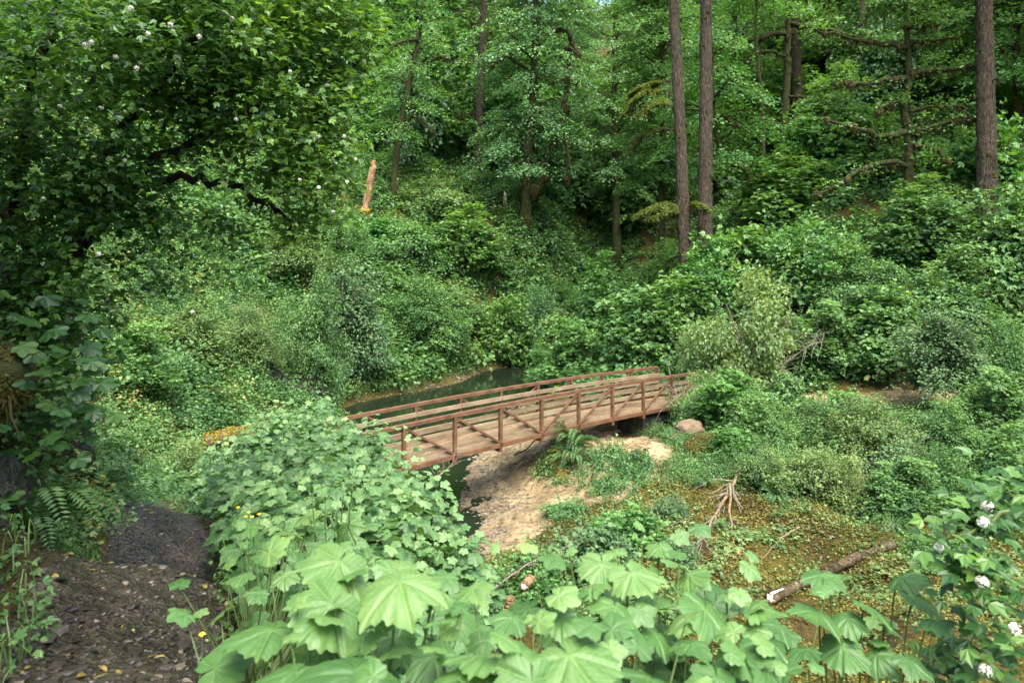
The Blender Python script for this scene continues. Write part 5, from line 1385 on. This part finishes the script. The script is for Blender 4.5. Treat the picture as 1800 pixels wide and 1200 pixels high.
def branch_heap(name, label, main, r, nt, tl, m='root', dirn=(0, 0, -1), spread=.5, cat='branches'):
    c = curve(main, 18, r * .3); root = thing(name, label, cat, c[0])
    a = Acc(); tube(a, c, np.linspace(r, r * .35, 18), 9, .1); obj('limb', a, M[m], root, True)
    t = Acc(); d0 = np.asarray(dirn, float)
    for k in range(nt):
        p = c[R.integers(4, 18)]; d = nrm(d0 + R.normal(0, spread, 3)); L = tl * R.uniform(.4, 1.1)
        q = curve([p, p + d * L * .35 + R.normal(0, .06, 3), p + d * L * .7 + R.normal(0, .1, 3), p + d * L + R.normal(0, .12, 3)], 9, .01)
        tube(t, q, np.linspace(r * .35, r * .08, 9), 5)
        for j in range(2):
            s = q[R.integers(3, 8)]; e = nrm(d + R.normal(0, .6, 3)) * L * .35
            tube(t, curve([s, s + e * .5 + R.normal(0, .03, 3), s + e], 5), np.linspace(r * .14, r * .05, 5), 4)
    obj('twigs', t, M['twig'], root)
    return root


branch_heap('dead_branch', 'mossy dead branch spreading pale twigs down the bank above the log', [hit(*p) for p in ((1304, 838, .3), (1287, 872, .3), (1264, 908, .25), (1236, 955, .15))], .06, 40, 1.7, dirn=(-.55, -.6, -.28), spread=.3)
branch_heap('dead_branch', 'thin mossy root hanging beside the dead branch', [hit(*p) for p in ((1283, 872, .4), (1284, 925, .25), (1293, 990, .1))], .045, 5, .5, dirn=(.2, -.3, -.6))
branch_heap('dead_branch', 'bare tangled twigs overhanging the end of the footbridge', P3((1310, 640, 33.5), (1270, 660, 32.2), (1225, 680, 31.2), (1175, 705, 30.4)), .05, 34, 1.5, m='twig', dirn=(-.6, -.3, -.1), spread=.5)
branch_heap('dead_branch', 'bare grey twigs in front of the twiggy shrub', P3((1350, 690, 31.8), (1380, 640, 31.5), (1420, 610, 31.2), (1445, 600, 31)), .04, 30, 1.4, m='twig', dirn=(-.2, -.2, .5), spread=.7)
branch_heap('dead_branch', 'thin stick lying across the mossy bank', [hit(*p) for p in ((1405, 935, .15), (1370, 958, .12), (1340, 988, .08))], .025, 6, .5, dirn=(-.3, -.3, .1))
branch_heap('dead_branch', 'leaning bare stem between the low bushes and the thicket', P3((860, 1040, 14), (930, 990, 15), (1000, 960, 16)), .02, 16, .6, m='twig', dirn=(.2, 0, .4), spread=.6)
branch_heap('dead_branch', 'dry twigs sticking out over the creek at the thicket edge', P3((755, 850, 11), (785, 825, 11.3), (800, 815, 11.5)), .012, 12, .55, m='twig', dirn=(.3, .1, .7), spread=.4)
for px, d, h, lab in ((1630, 25.0, 1.5, 'mossy roots hanging from the dark bank recess'), (1560, 26, 1.4, 'mossy roots behind the drooping shrub'), (1450, 25.6, 1.3, 'mossy roots under the small-leaved shrub'), (1700, 24.6, 1.6, 'mossy roots at the right end of the bank recess')):
    b0 = gp(px, d + 1.5); b0[2] += .5
    branch_heap('hanging_roots', lab, [b0, b0 + (0, -.6, -.1), b0 + (-.1, -1.0, -h * .6), b0 + (-.15, -1.3, -h)], .07, 22, .8, dirn=(0, -.2, -1), spread=.35, cat='roots', m='moss')

# ------------------------------------------------------------------ stones, fallen leaves, grass, small flowers
def stones(name, label, mt, spots, smin, smax, flat=.5, pw=2.5, cat='gravel'):
    A_ = Acc(); ico = np.array([(0, 0, 1), (.89, 0, .45), (.28, .85, .45), (-.72, .53, .45), (-.72, -.53, .45), (.28, -.85, .45), (.72, .53, -.45), (-.28, .85, -.45), (-.89, 0, -.45), (-.28, -.85, -.45), (.72, -.53, -.45), (0, 0, -1)])
    fc = np.array([(0, 1, 2), (0, 2, 3), (0, 3, 4), (0, 4, 5), (0, 5, 1), (1, 6, 2), (2, 7, 3), (3, 8, 4), (4, 9, 5), (5, 10, 1), (6, 7, 2), (7, 8, 3), (8, 9, 4), (9, 10, 5), (10, 6, 1), (11, 7, 6), (11, 8, 7), (11, 9, 8), (11, 10, 9), (11, 6, 10)])
    n = len(spots); s = smin + (smax - smin) * R.uniform(0, 1, n) ** pw
    V = ico[None] * (1 + R.normal(0, .2, (n, 12, 1))) * (R.uniform(.6, 1.3, (n, 1, 3)) * (1, 1, flat))
    an = R.uniform(0, 6.28, n); c, q = np.cos(an)[:, None], np.sin(an)[:, None]
    V = np.stack([V[..., 0] * c - V[..., 1] * q, V[..., 0] * q + V[..., 1] * c, V[..., 2] + .25 * V[..., 0] * R.normal(0, .6, (n, 1))], -1) * s[:, None, None] + spots[:, None] + np.stack([0 * s, 0 * s, s * flat * .25], -1)[:, None]
    A_.add(V.reshape(-1, 3), {3: (fc[None] + (np.arange(n) * 12)[:, None, None]).reshape(-1, 3)})
    return tag(obj(name, A_, M[mt]), label, cat, None, 'stuff')


def scatter(n, x0, x1, y0, y1, test):
    x = R.uniform(x0, x1, n); y = R.uniform(y0, y1, n); k = test(x, y); x, y = x[k], y[k]
    return np.stack([x, y, Hg(x, y)], -1)


stones('path_gravel', 'wet dark stones scattered over the path', 'stone_dark', scatter(46000, -5, -.4, 1.8, 9, lambda x, y: (dline(x, y, PATH) < .8) ), .003, .024, .35, 4)
stones('path_gravel', 'larger brown stones lying on the path near the camera', 'stone_dark', scatter(700, -3, -.5, 1.8, 4.5, lambda x, y: (dline(x, y, PATH) < .75)), .015, .055, .22, 2)
sh = scatter(60000, -12, 9, 18, 62, lambda x, y: creekd(x, y) < 7); sh = sh[(sh[:, 2] > -.12) & (sh[:, 2] < .34)]
stones('shore_gravel', 'grey pebbles along the edge of the creek', 'gravel', sh[:26000], .01, .09, .45, 4)
stones('bank_gravel', 'loose stones on the sandy bank', 'rock_tan', scatter(9000, -2, 8, 19, 33, lambda x, y: inpoly(x, y, SAND)), .008, .06, .5, 4)
bg = scatter(11000, -2.2, 2, 20, 33, lambda x, y: inpoly(x, y, SAND)); bg = bg[(bg[:, 2] < .5) & (R.uniform(0, 1, len(bg)) > bg[:, 2] * 2)]
stones('shore_gravel', 'grey gravel on the lower sand at the water', 'gravel', bg, .01, .05, .5, 3)
stones('path_gravel', 'pale grey chips among the dark gravel of the path', 'gravel', scatter(2600, -5, -.4, 1.8, 9, lambda x, y: (dline(x, y, PATH) < .75)), .004, .028, .3, 3)
fx = scatter(420, -4.5, -.5, 1.8, 8.5, lambda x, y: dline(x, y, PATH) < .8)
A = Acc(); n = len(fx); a = R.uniform(0, 6.28, n)
leaves(A, LEAF_O, fx + (0, 0, .02), np.array((0, 0, 1.)) + R.normal(0, .3, (n, 3)), np.stack([np.cos(a), np.sin(a), 0 * a], -1), R.uniform(.02, .06, n), R.uniform(.2, .9, n))
tag(obj('fallen_leaves', A, M['dead_fern']), 'dry yellow leaves scattered on the path', 'fallen leaves', None, 'stuff')


def grass(name, label, spots, L0, L1, w, m='grass'):
    A_ = Acc(); n = len(spots); a = R.uniform(0, 6.28, n); d = np.stack([np.cos(a), np.sin(a), 0 * a], -1); s = np.stack([-np.sin(a), np.cos(a), 0 * a], -1) * w
    L = R.uniform(L0, L1, n)[:, None]; b = R.uniform(.2, .9, n)[:, None]; up = np.array((0, 0, 1.))
    p1 = spots + up * L * .5 + d * L * b * .18; p2 = spots + up * L * (.85 - b * .2) + d * L * b * .5; p3 = spots + up * L * (.9 - b * .55) + d * L * b * .95
    V = np.stack([spots - s, spots + s, p1 + s * .9, p1 - s * .9, p2 + s * .6, p2 - s * .6, p3], 1).reshape(-1, 3); o = (np.arange(n) * 7)[:, None]
    A_.add(V, {4: np.concatenate([np.array([[0, 1, 2, 3]]) + o, np.array([[3, 2, 4, 5]]) + o]), 3: np.array([[5, 4, 6]]) + o}, np.repeat(.5 + R.normal(0, .17, n), 7))
    return tag(obj(name, A_, M[m]), label, 'grass', None, 'stuff')


pe = lambda x, y: dline(x, y, PATH)
grass('grass', 'grass blades along the right edge of the path', scatter(9000, -4, -.6, 2.0, 8.5, lambda x, y: (pe(x, y) > .55) & (pe(x, y) < 1.0) & (x > np.interp(y, [2, 5, 8], [-1.2, -2.3, -3.7]))), .1, .38, .004)
grass('grass', 'sparse grass at the foot of the rock wall', scatter(5000, -6, -1.5, 2.0, 9.5, lambda x, y: (pe(x, y) > .48) & (pe(x, y) < 1.1) & (x < np.interp(y, [2, 5, 8, 10], [-1.5, -2.7, -4, -5.2]))), .08, .3, .004)
sg_ = scatter(30000, -14, 8, 36, 60, lambda x, y: creekd(x, y) > 3); sg_ = sg_[(sg_[:, 2] > .1) & (sg_[:, 2] < 1.1) & (sg_[:, 0] < np.interp(sg_[:, 1], [36, 60], [-5, 2]))]
grass('grass', 'fresh grass on the far edge of the creek', sg_[:7000], .25, .7, .012)
carpet('path_edge_plants', 'small weeds on both edges of the path', 'under', -7.5, -.4, 2.0, 12.5, 17000, .042, lambda x, y, z: (pe(x, y) > .50 + .12 * np.sin(y * 5)) & (pe(x, y) < 1.35), 'weeds', LEAF_T, hz=.2)
carpet('path_edge_plants', 'leafy weeds below the thicket along the path', 'thimble', -6.5, -.4, 2.0, 12, 3600, .055, lambda x, y, z: (pe(x, y) > .7) & (pe(x, y) < 1.3) & (x > np.interp(y, [2, 5, 8], [-1.1, -2.3, -3.7])), 'weeds', LEAF_T, hz=.3)

fl = scatter(9000, 1, 24, 12, 29, lambda x, y: ~inpoly(x, y, SAND) & (fbm(x * .9, y * .9, 144, 3) > -.08)); fl = fl[fl[:, 2] > .1]
A = Acc(); n = len(fl); a = R.uniform(0, 6.28, n)
leaves(A, LEAF_O, fl + (0, 0, .05), np.array((0, 0, 1.)) + R.normal(0, .5, (n, 3)), np.stack([np.cos(a), np.sin(a), 0 * a], -1), R.uniform(.03, .10, n), R.uniform(0, .75, n))
tag(obj('fallen_leaves', A, M['dead_fern']), 'brown and yellow leaf litter on the mossy floor of the right bank', 'fallen leaves', None, 'stuff')
A = Acc()
for p in scatter(260, 1, 22, 13, 28, lambda x, y: ~inpoly(x, y, SAND)):
    e = np.array((R.normal(0, 1), R.normal(0, 1), R.normal(.1, .15))) * R.uniform(.15, .5); q = curve([p + (0, 0, .04), p + e * .5 + (0, 0, .07), p + e + (0, 0, .05)], 5, .01); tube(A, q, np.linspace(.014, .005, 5), 4)
tag(obj('fallen_twigs', A, M['twig']), 'short dead twigs strewn over the mossy floor', 'twigs', None, 'stuff')
# dark backlit broad leaves on the rock wall
lw = thing('broadleaf_plant', 'broad dark leaves hanging over the rock wall under the white-flowered shrub', 'plant', gp(90, 5.6))
lf, st = Acc(), Acc(); b0 = gp(70, 5.8)
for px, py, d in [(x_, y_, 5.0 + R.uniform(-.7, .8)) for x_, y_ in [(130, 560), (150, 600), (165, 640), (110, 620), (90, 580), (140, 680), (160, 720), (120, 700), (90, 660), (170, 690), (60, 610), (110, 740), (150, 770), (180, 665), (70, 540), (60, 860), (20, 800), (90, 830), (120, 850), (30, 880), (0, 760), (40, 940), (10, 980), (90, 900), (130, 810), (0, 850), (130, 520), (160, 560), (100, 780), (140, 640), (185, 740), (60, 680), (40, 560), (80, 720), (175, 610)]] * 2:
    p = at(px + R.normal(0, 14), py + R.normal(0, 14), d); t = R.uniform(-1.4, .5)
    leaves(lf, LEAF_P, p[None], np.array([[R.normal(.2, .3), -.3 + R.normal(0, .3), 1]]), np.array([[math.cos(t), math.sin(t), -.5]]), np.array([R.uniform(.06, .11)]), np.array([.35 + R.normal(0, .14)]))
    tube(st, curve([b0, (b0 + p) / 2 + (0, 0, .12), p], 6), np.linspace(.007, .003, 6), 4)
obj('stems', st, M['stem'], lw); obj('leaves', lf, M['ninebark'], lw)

# tall narrow-leaved weed in the thicket
wb = base_at(-1.02, 4.1)
tw_ = thing('tall_weed', 'upright weed with narrow leaves rising out of the thimbleberry thicket', 'plant', wb)
st, lf = Acc(), Acc()
for px, py in ((572, 880), (548, 868), (604, 862), (622, 838), (590, 905)):
    tip = at(px, py, 4.1); c = curve([wb, wb * .5 + tip * .5 + (0, 0, .05), tip], 14); tube(st, c, np.linspace(.007, .003, 14), 6)
    for k in range(5, 14):
        for j in range(3):
            a = R.uniform(0, 6.28); leaves(lf, T_oval(.11, .02), c[k][None], np.array([[math.cos(a) * -.8, math.sin(a) * -.8, .6]]), np.array([[math.cos(a), math.sin(a), .9]]), np.array([R.uniform(.05, .10)]), np.array([.45 + R.normal(0, .1)]))
obj('stem', st, M['stem'], tw_, True); obj('leaves', lf, M['thimble'], tw_)
for k, (px, py, d) in enumerate(((418, 890, 5), (437, 899, 5), (443, 907, 5), (455, 902, 5), (432, 906, 5), (519, 938, 4.6), (498, 944, 4.6), (527, 917, 4.9), (558, 1155, 2.0), (355, 1112, 2.6), (664, 1056, 3.0))):
    p = at(px, py, d); f = thing('yellow_flower', 'small yellow flower among the leaves beside the path', 'flower', p - (0, 0, .25), 'small yellow flowers beside the path')
    a = Acc(); an = np.arange(5) * 1.2566; leaves(a, T_oval(.42), np.repeat(p[None], 5, 0), np.stack([.4 * np.cos(an), .4 * np.sin(an) - .3, an * 0 + 1], -1), np.stack([np.cos(an), np.sin(an), an * 0 + .3], -1), np.full(5, .014), .5)
    s = Acc(); tube(s, [p - (0.02, 0, .25), p - (0, 0, .1), p], [.003, .002, .002], 5); obj('petals', a, M['yellow'], f); obj('stem', s, M['stem'], f)

# ------------------------------------------------------------------ hiker on the far trail
hx, hy = (888 - 900) / F * 70.9, 70.9
head = at(888.5, 335.3, 70.9); hz = head[2] - 1.62
hb = thing('hiker', 'person in a white shirt and pale trousers walking left on the slope trail', 'person', (hx, hy, hz))


def skin(name, V, E, Rr, m, parent):
    me = bpy.data.meshes.new(name); me.from_pydata([tuple(np.array(v) + (hx, hy, hz)) for v in V], E, [])
    o = bpy.data.objects.new(name, me); C.objects.link(o)
    md = o.modifiers.new('Skin', 'SKIN'); ss = o.modifiers.new('Subdivision', 'SUBSURF'); ss.levels = 1; ss.render_levels = 1
    for k, r in enumerate(Rr): me.skin_vertices[0].data[k].radius = (r, r)
    me.skin_vertices[0].data[0].use_root = True
    me.materials.append(M[m]); o.parent = parent; o.matrix_parent_inverse = inv(parent)
    return o


V = [(0, 0, .95), (0, 0, 1.15), (-.02, 0, 1.36), (-.03, 0, 1.46), (-.05, 0, 1.55), (-.06, 0, 1.65), (-.06, 0, 1.71),
     (-.02, .17, 1.38), (.05, .21, 1.12), (-.12, .2, .93), (-.17, .19, .86), (-.02, -.17, 1.38), (-.02, -.22, 1.12), (-.18, -.2, .96), (-.24, -.18, .9),
     (0, .1, .9), (-.14, .1, .5), (-.08, .1, .08), (-.22, .1, .03), (0, -.1, .9), (.06, -.1, .5), (.22, -.1, .12), (.1, -.1, .03), (-.14, 0, 1.62)]
E = [(0, 1), (1, 2), (2, 3), (3, 4), (4, 5), (5, 6), (2, 7), (7, 8), (8, 9), (9, 10), (2, 11), (11, 12), (12, 13), (13, 14), (0, 15), (15, 16), (16, 17), (17, 18), (0, 19), (19, 20), (20, 21), (21, 22), (5, 23)]
RR = [.14, .13, .14, .06, .07, .09, .07, .06, .045, .035, .035, .06, .045, .035, .035, .09, .065, .045, .04, .09, .065, .045, .04, .03]
skin('body', V, E, RR, 'skin', hb)
skin('shirt', [(0, 0, 1.02), (0, 0, 1.2), (-.02, 0, 1.36), (-.03, 0, 1.44), (-.02, .17, 1.38), (.03, .2, 1.2), (-.02, -.17, 1.38), (-.02, -.21, 1.2)], [(0, 1), (1, 2), (2, 3), (2, 4), (4, 5), (2, 6), (6, 7)], [.165, .155, .165, .075, .08, .07, .08, .07], 'shirt', hb)
skin('belt', [(0, 0, .97), (0, 0, 1.07)], [(0, 1)], [.175, .17], 'belt', hb)
skin('trousers', [(0, 0, .96), (0, .1, .86), (-.14, .1, .5), (-.08, .1, .14), (0, -.1, .86), (.06, -.1, .5), (.2, -.1, .18)], [(0, 1), (1, 2), (2, 3), (0, 4), (4, 5), (5, 6)], [.15, .11, .085, .07, .11, .085, .07], 'khaki', hb)
skin('hair', [(.02, 0, 1.6), (.0, 0, 1.68), (-.06, 0, 1.745)], [(0, 1), (1, 2)], [.08, .09, .065], 'hair', hb)
